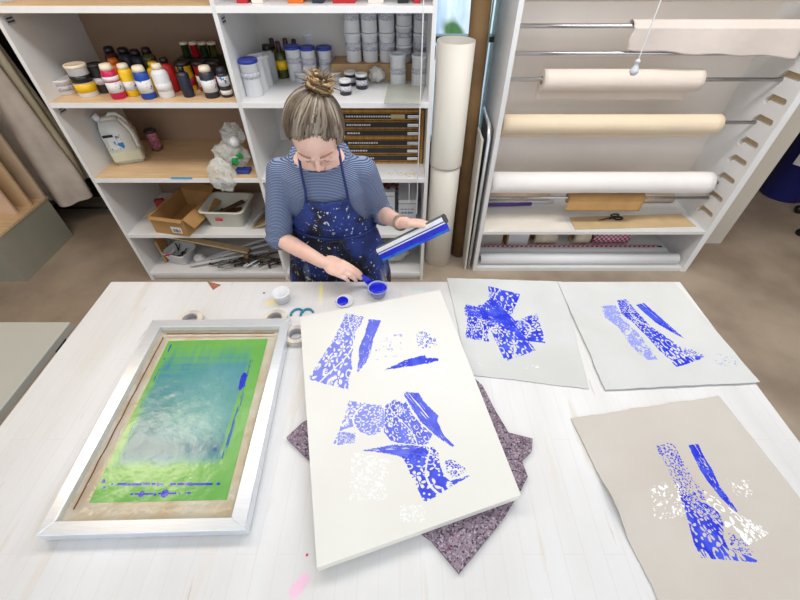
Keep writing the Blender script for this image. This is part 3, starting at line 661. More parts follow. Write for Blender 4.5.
def roll(label, x0, x1, zz, r, m, y=RODY, name='fabric_roll', flap=0.0, seg=40, cat='roll'):
    t = thing(name, label, cat, ((x0 + x1) / 2, y, zz))
    bm = nb(); n = 30; rings = []
    for i in range(n + 1):
        x = x0 + (x1 - x0) * i / n
        rings.append([bm.verts.new((x, y + (r + .0012 * wob(x * 9, k * .8, zz * 7)) * math.cos(2 * math.pi * k / seg), zz + (r + .0012 * wob(x * 9, k * .8 + 5, zz * 7)) * math.sin(2 * math.pi * k / seg))) for k in range(seg)])
    for a, c in zip(rings, rings[1:]):
        for k in range(seg): bm.faces.new((a[k], a[(k + 1) % seg], c[(k + 1) % seg], c[k]))
    ri = .022
    for rg, x in ((rings[0], x0), (rings[-1], x1)):
        inn = [bm.verts.new((x, y + ri * math.cos(2 * math.pi * k / seg), zz + ri * math.sin(2 * math.pi * k / seg))) for k in range(seg)]
        for k in range(seg): bm.faces.new((rg[k], rg[(k + 1) % seg], inn[(k + 1) % seg], inn[k]))
    obj('rolled_cloth' if name == 'fabric_roll' else 'rolled_paper', bm, m, t, False)
    for pgon in t.children[0].data.polygons:
        pgon.use_smooth = abs(pgon.normal.x) < .5
    cb = nb(); 
    prof = [(ri, -.001), (ri - .006, -.001), (ri - .006, x1 - x0 + .002), (ri, x1 - x0 + .002), (ri, -.001)]
    lathe(cb, prof); xf(cb, Matrix.Translation((x0, y, zz)) @ Matrix.Rotation(math.pi / 2, 4, 'Y'))
    obj('core', cb, CORE, t, True)
    if flap:
        fb = nb(); rows = []
        for j in range(10):
            z1 = zz - flap * j / 9; rows.append([fb.verts.new((x0 + (x1 - x0) * i / n, y + r + .002 + .004 * math.sin(i * .7 + j * .3), z1)) for i in range(n + 1)])
        for a, c in zip(rows, rows[1:]):
            for k in range(n): fb.faces.new((a[k], a[k + 1], c[k + 1], c[k]))
        f = obj('loose_flap', fb, m, t, True); s = f.modifiers.new('t', 'SOLIDIFY'); s.thickness = .0015
    return t
roll('off-white fabric roll covering the middle of its rod', .78, 1.645, 1.255, .055, OFFW, flap=.12)
roll('cream fabric roll, longest with a warm tint', .605, 1.885, 1.02, .054, CREAMC, flap=.10)
roll('fat white fabric roll above the brown paper', .60, 2.04, .643, .068, WCLOTH)
roll('brown kraft paper roll on the lowest rod', 1.14, 1.65, .53, .036, KRAFT, name='paper_roll', flap=0)
t = bpy.data.objects['paper_roll']
b = nb(); n = 24; rows = []
for j in range(14):
    a = math.radians(95 + 13 * j)  # paper hanging forward off the roll
    if j < 8: yy, zz = RODY + .038 * math.cos(a), .53 + .038 * math.sin(a)
    else: yy, zz = RODY - .038 - .004 * (j - 7), .53 - .011 * (j - 7)
    rows.append([b.verts.new((1.14 - .0 + .51 * i / n - .02 * max(0, j - 7) / 6, yy, zz)) for i in range(n + 1)])
for a, c in zip(rows, rows[1:]):
    for k in range(n): b.faces.new((a[k], a[k + 1], c[k + 1], c[k]))
f = obj('loose_sheet', b, KRAFT, t, True); s = f.modifiers.new('t', 'SOLIDIFY'); s.thickness = .001
# draped cloth on the top rod
def drape(label, x0, x1, zz, r, hang, m, slant=0.0):
    b = nb(); n = 60; rows = []
    for j in range(24):
        row = []
        for i in range(n + 1):
            u = i / n; x = x0 + (x1 - x0) * u
            if j < 8: a = math.radians(-30 + 210 * j / 7); yy = RODY + r * math.cos(a); z1 = zz + r * math.sin(a)
            else:
                q = (j - 8) / 15; L = hang * (1 + slant * u); yy = RODY - r - .004 - .010 * q + .010 * q * math.sin(u * 9 + 1) ; z1 = zz - L * q - .004 * math.sin(u * 21) * q
            row.append(b.verts.new((x + .01 * math.sin(j * .5) * (u - .5), yy + .002 * wob(x * 30, j, 1), z1)))
        rows.append(row)
    for a, c in zip(rows, rows[1:]):
        for k in range(n): b.faces.new((a[k], a[k + 1], c[k + 1], c[k]))
    o = obj('draped_cloth', b, m, None, True); s = o.modifiers.new('t', 'SOLIDIFY'); s.thickness = .0015
    return tag(o, label, 'cloth')
drape('off-white cloth draped over the right half of the topmost rod', 1.17, 2.07, 1.505, .028, .10, mat('greyish_cloth', (208, 197, 190), .85, var=.03, bump=.15, bscale=25), .35)
roll('off-white roll partly cut by the top of the view', .60, 2.0, 1.655, .05, OFFW, y=RODY)
tag(obj('steel_rod', tube(nb(), [(RX0 + .016, RODY, 1.655), (RX1 - .001, RODY, 1.655)], .0105, 16), STEEL, None, True), 'steel rod inside the roll at the top of the view', 'rod', 'steel rods across the roll rack')

# on the rack's lower shelf
q = [at_z(a, c, .354) for a, c in ((569, 217.5), (681, 214), (696, 226.5), (575, 229.5))]
tag(obj('card_sheet', prism(nb(), [(p.x, p.y) for p in q], .3525, .357), KRAFT_PALE), 'flat beige card sheet on the rack shelf under the scissors', 'sheet')
q = [at_z(a, c, .354) for a, c in ((486, 214), (560, 212), (571, 230), (484, 231))]
tag(obj('paper_sheet', prism(nb(), [(p.x, p.y) for p in q], .3525, .355), mat('ivory_paper', (240, 234, 222), .7, var=.03)), 'flat ivory paper left of the beige card sheet', 'sheet')
sz = at_z(610, 218.5, .358)
sct = thing('scissors', 'black-handled scissors lying on the beige card sheet', 'scissors', (sz.x, sz.y, .3575), .28)
for s in (-1, 1):
    b = nb(); prism(b, [(-.10, -.001 * s), (0.0, .006 * s - .004), (.0, .006 * s + .004), (-.02, .008 * s + .002)], .001 + .002 * (s > 0), .003 + .002 * (s > 0))
    obj('blade', b, DARK, sct, False, False)
    loop = [(.055 + .030 * math.cos(a), .020 * s + .016 * math.sin(a), .005) for a in [2 * math.pi * k / 18 for k in range(18)]]
    obj('handle', tube(nb(), loop, .0055, 8, closed=True), BLACK, sct, True, False)
    obj('shank', tube(nb(), [(-.005, -.004 * s, .004), (.03, .012 * s, .005)], .005, 8), BLACK, sct, True, False)
PURP = mat('purple_stick', (92, 60, 140), .4)
for k, (p0, p1, r, m_, nm, lab) in enumerate([((.60, 2.56, .365), (.98, 2.58, .365), .012, PURP, 'purple_tube', 'thin purple tube lying at back left of the rack shelf'),
        ((.66, 2.605, .365), (1.15, 2.605, .365), .012, WPLAST, 'white_tube', 'thin white tube beside the purple tube'),
        ((.62, 2.635, .40), (1.12, 2.635, .40), .03, mat('beige_roll', (214, 186, 160), .6), 'beige_roll', 'beige paper roll at back left of the rack shelf'),
        ((1.68, 2.63, .383), (2.05, 2.63, .383), .03, mat('tan_roll', (206, 182, 160), .6), 'tan_roll', 'pale tan roll at back right of the rack shelf')]):
    tag(obj(nm, tube(nb(), [p0, p1], r, 18), m_, None, True), lab, 'roll' if 'roll' in nm else 'tube')
# rolls in the bottom cubby
def plainroll(label, x0, x1, y, zz, r, m, nm='paper_roll', cat='roll'):
    t = thing(nm, label, cat, ((x0 + x1) / 2, y, zz - r))
    b = nb(); lathe(b, [(r * .6, 0), (r, 0), (r, x1 - x0), (r * .6, x1 - x0)], seg=32); xf(b, Matrix.Translation((x0, y, zz)) @ Matrix.Rotation(math.pi / 2, 4, 'Y'))
    o = obj('rolled_paper', b, m, t)
    for pg in o.data.polygons: pg.use_smooth = abs(pg.normal.x) < .5
    b = nb(); lathe(b, [(r * .6, 0.001), (r * .5, .001), (r * .5, x1 - x0 - .001), (r * .6, x1 - x0 - .001)], seg=24); xf(b, Matrix.Translation((x0, y, zz)) @ Matrix.Rotation(math.pi / 2, 4, 'Y'))
    obj('core', b, CORE, t, True); return t
WP = mat('bright_white_paper', (240, 242, 246), .5, var=.01)
plainroll('long white paper roll nearest the front of the rack floor', .60, 2.07, 2.30, .03 + .04, .04, WP)
plainroll('long white paper roll behind the frontmost one on the rack floor', .575, 2.02, 2.385, .03 + .036, .036, WP)
REDC = mat('red_check_paper', (236, 232, 232), .5, var=.01)
nt = REDC.node_tree; ck = nt.nodes.new('ShaderNodeTexChecker'); ck.inputs['Scale'].default_value = 55; ck.inputs['Color1'].default_value = (*lin((206, 60, 104)), 1); ck.inputs['Color2'].default_value = (*lin((236, 214, 222)), 1)
tc = nt.nodes.new('ShaderNodeTexCoord'); nt.links.new(tc.outputs['Object'], ck.inputs['Vector']); nt.links.new(ck.outputs['Color'], nt.nodes['Principled BSDF'].inputs['Base Color'])
plainroll('slim red and white checked paper roll in the rack bottom', .66, 2.0, 2.45, .03 + .024, .024, REDC)
tag(obj('roll_end_plug', tube(nb(), [(2.001, 2.45, .054), (2.03, 2.45, .054)], .018, 16), BLACK, None, True), 'black plug in the end of the checked roll', 'plug')
tag(obj('flat_packet', xf(bx((.59, 2.50, .03), (.80, 2.58, .235), .004), Matrix.Identity(4)), mat('beige_packet', (206, 200, 190), .6)), 'upright beige packet at left of the rack floor', 'packet')
cb_ = thing('carton', 'brown-topped carton with a white front in the rack bottom', 'box', (.92, 2.5, .03))
obj('body', bx((.83, 2.50, .03), (1.0, 2.64, .22), .002), KRAFT, cb_); obj('front_sheet', bx((.845, 2.497, .03), (1.0, 2.4995, .20)), WP, cb_)
for k, (x0, x1) in enumerate([(1.05, 1.22), (1.36, 1.48)]):
    plainroll(['wide short cream roll in the rack bottom', 'narrow short cream roll in the rack bottom'][k], x0, x1, 2.56, .03 + .075, .075, mat('cream_roll', (236, 222, 196), .6), 'short_roll')
plainroll('short red checked roll at right of the rack bottom', 1.52, 1.80, 2.56, .03 + .05, .05, REDC, 'short_roll')

# ---------------------------------------------------------------- right background
p = at_z(762, 197, 0)
bn = thing('blue_bin', 'dark blue round bin with a white sticker beyond the rack', 'bin', (3.62, 3.36, 0))
obj('body', lathe(nb(), [(0, 0), (.17, 0), (.185, .02), (.21, .60), (.225, .60), (.225, .62), (.19, .62), (.17, .03), (0, .03)], 3.62, 3.36, 0, 40), mat('navy_plastic', (22, 30, 110), .45), bn, True)
b = nb(); R_ = .203; ring = []
for k in range(13):
    a = math.radians(205 + k * 7); ring.append([b.verts.new((3.62 + (R_ + o_) * math.cos(a), 3.36 + (R_ + o_) * math.sin(a), zz)) for o_, zz in ((0, .34), (.007, .52))])
for a, c in zip(ring, ring[1:]): b.faces.new((a[0], c[0], c[1], a[1]))
st = obj('sticker', b, mat('white_sticker', (220, 214, 204), .6), bn)
fc = bpy.data.curves.new('txt', 'FONT'); fc.body = 'R  ER\nONLY'; fc.size = .06; fc.extrude = .001; fc.align_x = 'CENTER'
fo = bpy.data.objects.new('t', fc); col.objects.link(fo); dg = bpy.context.evaluated_depsgraph_get(); dg.update()
me = bpy.data.meshes.new_from_object(fo.evaluated_get(dg)); bpy.data.objects.remove(fo)
me.transform(Matrix.Translation((3.50, 3.172, .46)) @ Matrix.Rotation(math.radians(-33), 4, 'Z') @ Matrix.Rotation(math.pi / 2, 4, 'X')); me.materials.clear()
obj('sticker_lettering', me, BLACK, st)
cx, cy = 3.86, 2.86
ct = thing('office_chair', 'office chair base on castors at the right edge', 'chair', (cx, cy, 0))
obj('post', tube(nb(), [(cx, cy, .08), (cx, cy, .46)], .025, 16), STEEL, ct, True)
obj('seat', lathe(nb(), [(0, .46), (.19, .46), (.22, .48), (.22, .52), (.19, .545), (0, .55)], cx, cy, 0, 32), BLACK, ct, True)
for k in range(5):
    a = math.radians(150 + 72 * k); e = Vector((cx + .36 * math.cos(a), cy + .36 * math.sin(a), .075))
    l = obj('leg', tube(nb(), [(cx, cy, .10), tuple(e)], [.02, .012], 10), STEEL, ct, True)
    obj('castor', tube(nb(), [e + Vector((-.025 * math.sin(a), .025 * math.cos(a), -.045)), e + Vector((.025 * math.sin(a), -.025 * math.cos(a), -.045))], .03, 16), BLACK, l, True)
e = (3.33, 2.70, 0)
tag(obj('rubber_castor', tube(nb(), [(3.30, 2.69, .03), (3.36, 2.71, .03)], .03, 16), BLACK, None, True), 'lone black castor on the floor at the right edge', 'castor')

# ---------------------------------------------------------------- left background
GREYP = mat('grey_green_paint', (158, 157, 143), .55, var=.05, scale=3)
lc = thing('low_cabinet', 'low grey-green cabinet with a pale wood top at far left', 'cabinet', (-3.0, 2.4, 0))
obj('body', bx((-3.4, 2.12, 0), (-2.715, 2.69, .345)), GREYP, lc); obj('top', bx((-3.41, 2.11, .345), (-2.71, 2.70, .36)), PINE_WARM, lc)
TANP = mat('tan_panel', (222, 190, 148), .6, c2=(208, 174, 132), scale=2)
for k, (y, xr) in enumerate([(2.44, -2.76), (2.55, -2.73), (2.66, -2.70)]):
    tag(obj('panel', bx((-3.35, y, .36), (xr, y + .018, 1.9), .001), [mat('pinkish_panel', (228, 196, 168), .6), TANP, mat('grey_tan_panel', (206, 182, 154), .6)][k]), ['pinkish panel standing nearest on the low cabinet', 'tan panel standing second on the low cabinet', 'grey-tan panel standing furthest back on the low cabinet'][k], 'panel', 'panels standing on the low cabinet')
# garment rail with aprons
rail = thing('garment_rail', 'black garment rail with castors holding hung aprons', 'rail', (-2.65, 2.95, 0))
obj('crossbar', tube(nb(), [(-3.05, 2.95, 1.75), (-2.25, 2.95, 1.75)], .013, 12), DARK, rail, True)
for x in (-3.05, -2.25):
    obj('upright', tube(nb(), [(x, 2.95, .06), (x, 2.95, 1.75)], .013, 12), DARK, rail, True)
    obj('foot', tube(nb(), [(x, 2.72, .06), (x, 3.18, .06)], .014, 10), DARK, rail, True)
obj('lower_bar', tube(nb(), [(-3.05, 2.95, .10), (-2.25, 2.95, .10)], .011, 12), DARK, rail, True)
for x in (-3.05, -2.25):
    for y in (2.74, 3.16): obj('castor', tube(nb(), [(x - .012, y, .025), (x + .012, y, .025)], .025, 14), BLACK, rail, True)
def garment(label, x, y, w_, ztop, zb, m, seed, twist=0):
    b = nb(); n, mrows = 48, 34; rows = []
    for j in range(mrows + 1):
        q = j / mrows; z = ztop + (zb - ztop) * q; ww = w_ * (.35 + .65 * min(1, q * 1.1 + .05)) ; dd = .035 + .07 * q
        row = []
        for i in range(n):
            a = 2 * math.pi * i / n; f = 1 + .28 * math.sin(a * 5 + seed + q * 1.5) * (.3 + .7 * q) + .15 * wob(math.cos(a) * 2 + seed, math.sin(a) * 2, q * 3)
            row.append(b.verts.new((x + ww / 2 * math.cos(a) * (1 + (f - 1) * .5) + .03 * q * math.sin(seed), y + dd * math.sin(a) * f, z + .02 * math.sin(a * 2 + seed) * q)))
        rows.append(row)
    for a, c in zip(rows, rows[1:]):
        for k in range(n): b.faces.new((a[k], a[(k + 1) % n], c[(k + 1) % n], c[k]))
    b.faces.new(rows[0])
    g = thing('hanging_apron', label, 'apron', (x, y, zb)); obj('cloth', b, m, g, True)
    obj('hanger_hook', tube(nb(), [(x, y, ztop), (x, y + (2.95 - y) * .5, ztop + .03), (x, 2.95, 1.765)], .004, 6), STEEL, g, True)
G1 = mat('cream_apron', (206, 196, 172), .85, c2=(188, 178, 150), scale=5); spots(G1, (70, 76, 50), 16, .70, .03, 2); spots(G1, (110, 84, 60), 9, .68, .06, 6)
G2 = mat('pinkish_coat', (222, 210, 198), .85, c2=(200, 188, 178), scale=6)
G3 = mat('olive_apron', (150, 140, 108), .85, c2=(128, 118, 92), scale=6); spots(G3, (50, 56, 40), 14, .66, .04, 9)
garment('pale pinkish grey hung apron, widest and nearest the cabinet', -2.76, 2.90, .38, 1.7, .24, G2, 1.0)
garment('cream paint-spotted hung apron behind the pinkish one', -2.72, 2.98, .36, 1.72, .36, G1, 3.0)
garment('olive spotted hung apron, left of the rail', -2.92, 3.0, .34, 1.72, .5, G3, 5.0)
tag(obj('shade_sheet', bx((-2.1, 3.40, .1), (-1.85, 3.46, 2.2), .01), mat('dark_brown_shade', (44, 34, 30), .9)), 'dark brown sheet added behind the aprons for shade', 'drape')  # added dark sheet, fills the gap beside the shelving with shade
dk = mat('backdrop_shade', (34, 28, 24), .8)
t = thing('dark_backdrop', 'tall added shade-dark cupboard against the back wall behind the aprons', 'backdrop', (-2.8, 3.5, 0))  # dark block added to keep the background behind the aprons in shade
obj('body', bx((-3.5, 3.3, 0), (-2.12, 3.58, 2.3)), dk, t); obj('front_slab', bx((-3.48, 3.285, .05), (-2.82, 3.30, 2.28)), dk, t); obj('front_slab', bx((-2.8, 3.285, .05), (-2.14, 3.30, 2.28)), dk, t)

# ---------------------------------------------------------------- prints: numpy pattern fields
def homog(src, dst):
    A = []
    for (x, y), (u, v) in zip(src, dst):
        A.append([x, y, 1, 0, 0, 0, -u * x, -u * y, -u]); A.append([0, 0, 0, x, y, 1, -v * x, -v * y, -v])
    _, _, Vt = np.linalg.svd(np.array(A, float)); return Vt[-1].reshape(3, 3)
def happ(Hm, x, y):
    w_ = Hm[2, 0] * x + Hm[2, 1] * y + Hm[2, 2]
    return (Hm[0, 0] * x + Hm[0, 1] * y + Hm[0, 2]) / w_, (Hm[1, 0] * x + Hm[1, 1] * y + Hm[1, 2]) / w_
def vnoise(x, y, seed=0):
    xi = np.floor(x).astype(np.int64); yi = np.floor(y).astype(np.int64); fx = x - xi; fy = y - yi
    fx = fx * fx * (3 - 2 * fx); fy = fy * fy * (3 - 2 * fy)
    def h(a, b):
        n = (a * 374761393 + b * 668265263 + seed * 974711) & 0xffffffff
        n = ((n ^ (n >> 13)) * 1274126177) & 0xffffffff
        return ((n ^ (n >> 16)) & 0xffff) / 65535.0
    return (h(xi, yi) * (1 - fx) + h(xi + 1, yi) * fx) * (1 - fy) + (h(xi, yi + 1) * (1 - fx) + h(xi + 1, yi + 1) * fx) * fy
def fbm(x, y, seed=0): return .5 * vnoise(x, y, seed) + .3 * vnoise(x * 2.1, y * 2.1, seed + 1) + .2 * vnoise(x * 4.3, y * 4.3, seed + 2)
def floral(u, v, L, W, seed, openness=.5, vines=True):
    """lino-cut leaf and flower pattern; 1 = ink, 0 = cut away; strip L x W metres"""
    x, y = u * L, v * W; rs = np.random.RandomState(seed); s = W
    ink = np.ones_like(x)
    if vines:
        vine = s * (.5 + .30 * np.sin(2 * np.pi * x / (s * 2.3) + seed)); ink[np.abs(y - vine) < s * .022] = 0
    step = s * .215; nx = int(L / step) + 2; ny = int(W / step) + 2
    for i in range(-1, nx):
        for j in range(-1, ny):
            cx = (i + .5 * (j % 2) + rs.uniform(-.15, .15)) * step; cy = (j + .3 + rs.uniform(-.15, .15)) * step
            k = rs.choice([0, 0, 1, 2, 2, 2, 3, 4]); R = step * rs.uniform(.50, .66); th0 = rs.uniform(0, 6.28)
            dx, dy = x - cx, y - cy; r = np.hypot(dx, dy); m = r < R * 1.25
            if not m.any(): continue
            th = (np.arctan2(dy[m], dx[m]) + th0) % (2 * np.pi); rr = r[m] / R; sub = ink[m]
            if k == 0:     # flower of separate petals round an inked eye
                n = 5 + rs.randint(0, 2); pt = np.abs(np.cos(n * th / 2)); sub[(rr < .98 * pt ** .6) & (rr > .26) & (pt > .50)] = 0; sub[rr < .12] = 0
            elif k == 1:   # curl
                a = th / (2 * np.pi); sub[(np.abs(rr - .25 - .6 * a) < .11 * (1.15 - a) + .04) & (rr < 1)] = 0
            elif k == 2:   # curved leaves in a spray
                for q in range(3):
                    c = (.0, 2.2, 4.3)[q]; a = np.angle(np.exp(1j * (th - c - .5 * rr))); sub[(np.abs(a) < .50 * np.sin(np.clip(rr, 0, 1) * np.pi) ** .8 / (rr + .25) * .62) & (rr < 1)] = 0
            elif k == 3:   # tulip
                e = .95 * (.55 + .45 * np.cos(th)) ; sub[(rr < e) & ~((np.abs(np.sin(th)) < .12) & (rr > .3)) & ~((np.abs(np.abs(np.sin(th)) - .5) < .08) & (rr > .4))] = 0
            else:          # small dots
                for q in range(4):
                    a = q * 1.57; sub[np.hypot(rr * np.cos(th) - .5 * np.cos(a), rr * np.sin(th) - .5 * np.sin(a)) < .17] = 0
            ink[m] = sub
    if openness > .5:
        big = fbm(x / s * 3.5, y / s * 3.5, seed + 7); ink[big > (1.16 - openness)] = 0
    return ink
def streak(u, v, L, W, seed):
    n = fbm(u * L * 25, v * W * 260, seed); return (n > .30).astype(float)
def motif(px, py, spec):
    """spec: quad in photo pixels (measured corner points of the print), kind, density"""
    quad, kind, dens, seed, L, W = spec[:6]; poly = spec[6] if len(spec) > 6 else None
    Hm = homog(quad, [(0, 0), (1, 0), (1, 1), (0, 1)])
    u, v = happ(Hm, px, py)
    n1 = fbm(u * L * 60, v * W * 60, seed + 3); n2 = fbm(u * L * 260, v * W * 260, seed + 5)
    ra = .45 if dens > .85 else 1.0
    eu = ra * .035 * (fbm(v * 9, u * 0 + .5, seed) - .5) * 2; ev = ra * .05 * (fbm(u * 12, v * 0 + .5, seed + 9) - .5) * 2
    ins = (u > 0 + eu) & (u < 1 + eu) & (v > 0 + ev) & (v < 1 + ev) & (px > -400) & (py > 100)
    if poly:
        jx = px + ra * 1.6 * (fbm(px * .5, py * .5, seed + 2) - .5); jy = py + ra * 1.6 * (fbm(px * .5 + 9, py * .5, seed + 6) - .5)
        inside = np.zeros(px.shape, bool); m_ = len(poly)
        for i in range(m_):
            (x1, y1), (x2, y2) = poly[i], poly[(i + 1) % m_]
            if y1 == y2: continue
            cr = ((y1 > jy) != (y2 > jy)) & (jx < (x2 - x1) * (jy - y1) / (y2 - y1) + x1); inside ^= cr
        ins = inside
    f = np.zeros_like(u)
    if not ins.any(): return f
    if kind == 'floral': p = floral(u[ins], v[ins], L, W, seed)
    elif kind == 'open': p = floral(u[ins], v[ins], L, W, seed, .58)
    elif kind == 'inv': p = 1 - floral(u[ins], v[ins], L, W, seed, .5, False)
    elif kind == 'solid': p = streak(u[ins], v[ins], L, W, seed)
    elif kind == 'speck': p = (fbm(u[ins] * L * 130, v[ins] * W * 130, seed) > .56).astype(float)
    keep = (.55 * n1[ins] + .45 * n2[ins]) < dens
    f[ins] = p * keep
    return f
def patterned_grid(name, corners, nx, ny, zf, mats, specs, wspecs=(), label=None, cat=None, thick=.0015, edge=None, parent=None, colourfn=None, solid=None):
    """surface grid through four world corners; specs printed as ink (R) and white ink (G) attribute"""
    Hg = homog([(0, 0), (1, 0), (1, 1), (0, 1)], [(c.x, c.y) for c in corners])
    U, V = np.meshgrid(np.linspace(0, 1, nx), np.linspace(0, 1, ny)); U = U.ravel(); V = V.ravel()
    Xw, Yw = happ(Hg, U, V)
    if edge is not None: Xw, Yw = edge(U, V, Xw, Yw)
    Zw = zf(U, V, Xw, Yw)
    d = CC * (Yw + H - Zw); PX = 400 + F * Xw / d; PY = 300 + F * CC * ((H - Zw) - Yw) / d
    ink = np.zeros_like(U); wh = np.zeros_like(U); wash = np.zeros_like(U)
    for s in specs:
        m1 = motif(PX, PY, s); wv = {11: .32, 12: .18, 13: .6, 14: .2, 16: .42, 17: .15, 23: .4, 18: .08, 19: .12, 53: .5, 54: .7}.get(s[3], 0.0)
        wash = np.where(m1 > .3, wv, wash); ink = np.maximum(ink, m1)
    for s in wspecs: wh = np.maximum(wh, motif(PX, PY, s))
    me = bpy.data.meshes.new(name); idx = np.arange(nx * ny).reshape(ny, nx)
    faces = np.stack([idx[:-1, :-1], idx[:-1, 1:], idx[1:, 1:], idx[1:, :-1]], -1).reshape(-1, 4)
    co_ = np.stack([Xw, Yw, Zw], 1)
    me.vertices.add(len(co_)); me.vertices.foreach_set('co', co_.ravel())
    me.loops.add(faces.size); me.loops.foreach_set('vertex_index', faces.ravel())
    me.polygons.add(len(faces)); me.polygons.foreach_set('loop_start', np.arange(0, faces.size, 4)); me.polygons.foreach_set('use_smooth', [True] * len(faces))
    me.update(); me.validate()
    at = me.color_attributes.new('paint', 'FLOAT_COLOR', 'POINT')
    if colourfn: C4 = colourfn(U, V)
    else: C4 = np.stack([ink, wh, wash, np.ones_like(ink)], 1)
    at.data.foreach_set('color', C4.ravel().astype(np.float32))
    o = obj(name, me, mats, parent)
    if thick:
        s = o.modifiers.new('t', 'SOLIDIFY'); s.thickness = thick; s.offset = -1
        bpy.context.view_layer.update()
        if me.polygons[0].normal.z < 0: me.flip_normals()
    if label: tag(o, label, cat)
    return o
def print_mat(name, base, base2, scale=5, rough=.7, bump=.05, bscale=400, ink=(26, 44, 205), ink_light=(70, 90, 220), white=(247, 247, 247)):
    m = mat(name, base, rough, c2=base2, scale=scale, bump=bump, bscale=bscale)
    nt = m.node_tree; bs = nt.nodes['Principled BSDF']; src = bs.inputs['Base Color'].links[0].from_socket
    a = nt.nodes.new('ShaderNodeAttribute'); a.attribute_name = 'paint'
    sp = nt.nodes.new('ShaderNodeSeparateColor'); nt.links.new(a.outputs['Color'], sp.inputs[0])
    for ch, c1, c2 in ((1, white, white), (0, ink, ink_light)):
        no = nt.nodes.new('ShaderNodeTexNoise'); no.inputs['Scale'].default_value = 30
        tc = nt.nodes.new('ShaderNodeTexCoord'); nt.links.new(tc.outputs['Object'], no.inputs['Vector'])
        im = nt.nodes.new('ShaderNodeMix'); im.data_type = 'RGBA'; im.inputs['A'].default_value = (*lin(c1), 1); im.inputs['B'].default_value = (*lin(c2), 1)
        rg = nt.nodes.new('ShaderNodeMapRange'); rg.inputs['From Min'].default_value = .4; rg.inputs['From Max'].default_value = .7; nt.links.new(no.outputs['Fac'], rg.inputs['Value']); nt.links.new(rg.outputs[0], im.inputs['Factor'])
        if ch == 0:
            im2 = nt.nodes.new('ShaderNodeMix'); im2.data_type = 'RGBA'; nt.links.new(im.outputs['Result'], im2.inputs['A']); im2.inputs['B'].default_value = (*lin((186, 196, 240)), 1)
            nt.links.new(sp.outputs[2], im2.inputs['Factor']); im = im2
        r = nt.nodes.new('ShaderNodeMapRange'); r.inputs['From Min'].default_value = .3; r.inputs['From Max'].default_value = .6; nt.links.new(sp.outputs[ch], r.inputs['Value'])
        mx = nt.nodes.new('ShaderNodeMix'); mx.data_type = 'RGBA'; nt.links.new(r.outputs[0], mx.inputs['Factor']); nt.links.new(src, mx.inputs['A']); nt.links.new(im.outputs['Result'], mx.inputs['B'])
        src = mx.outputs['Result']
    nt.links.new(src, bs.inputs['Base Color']); return m

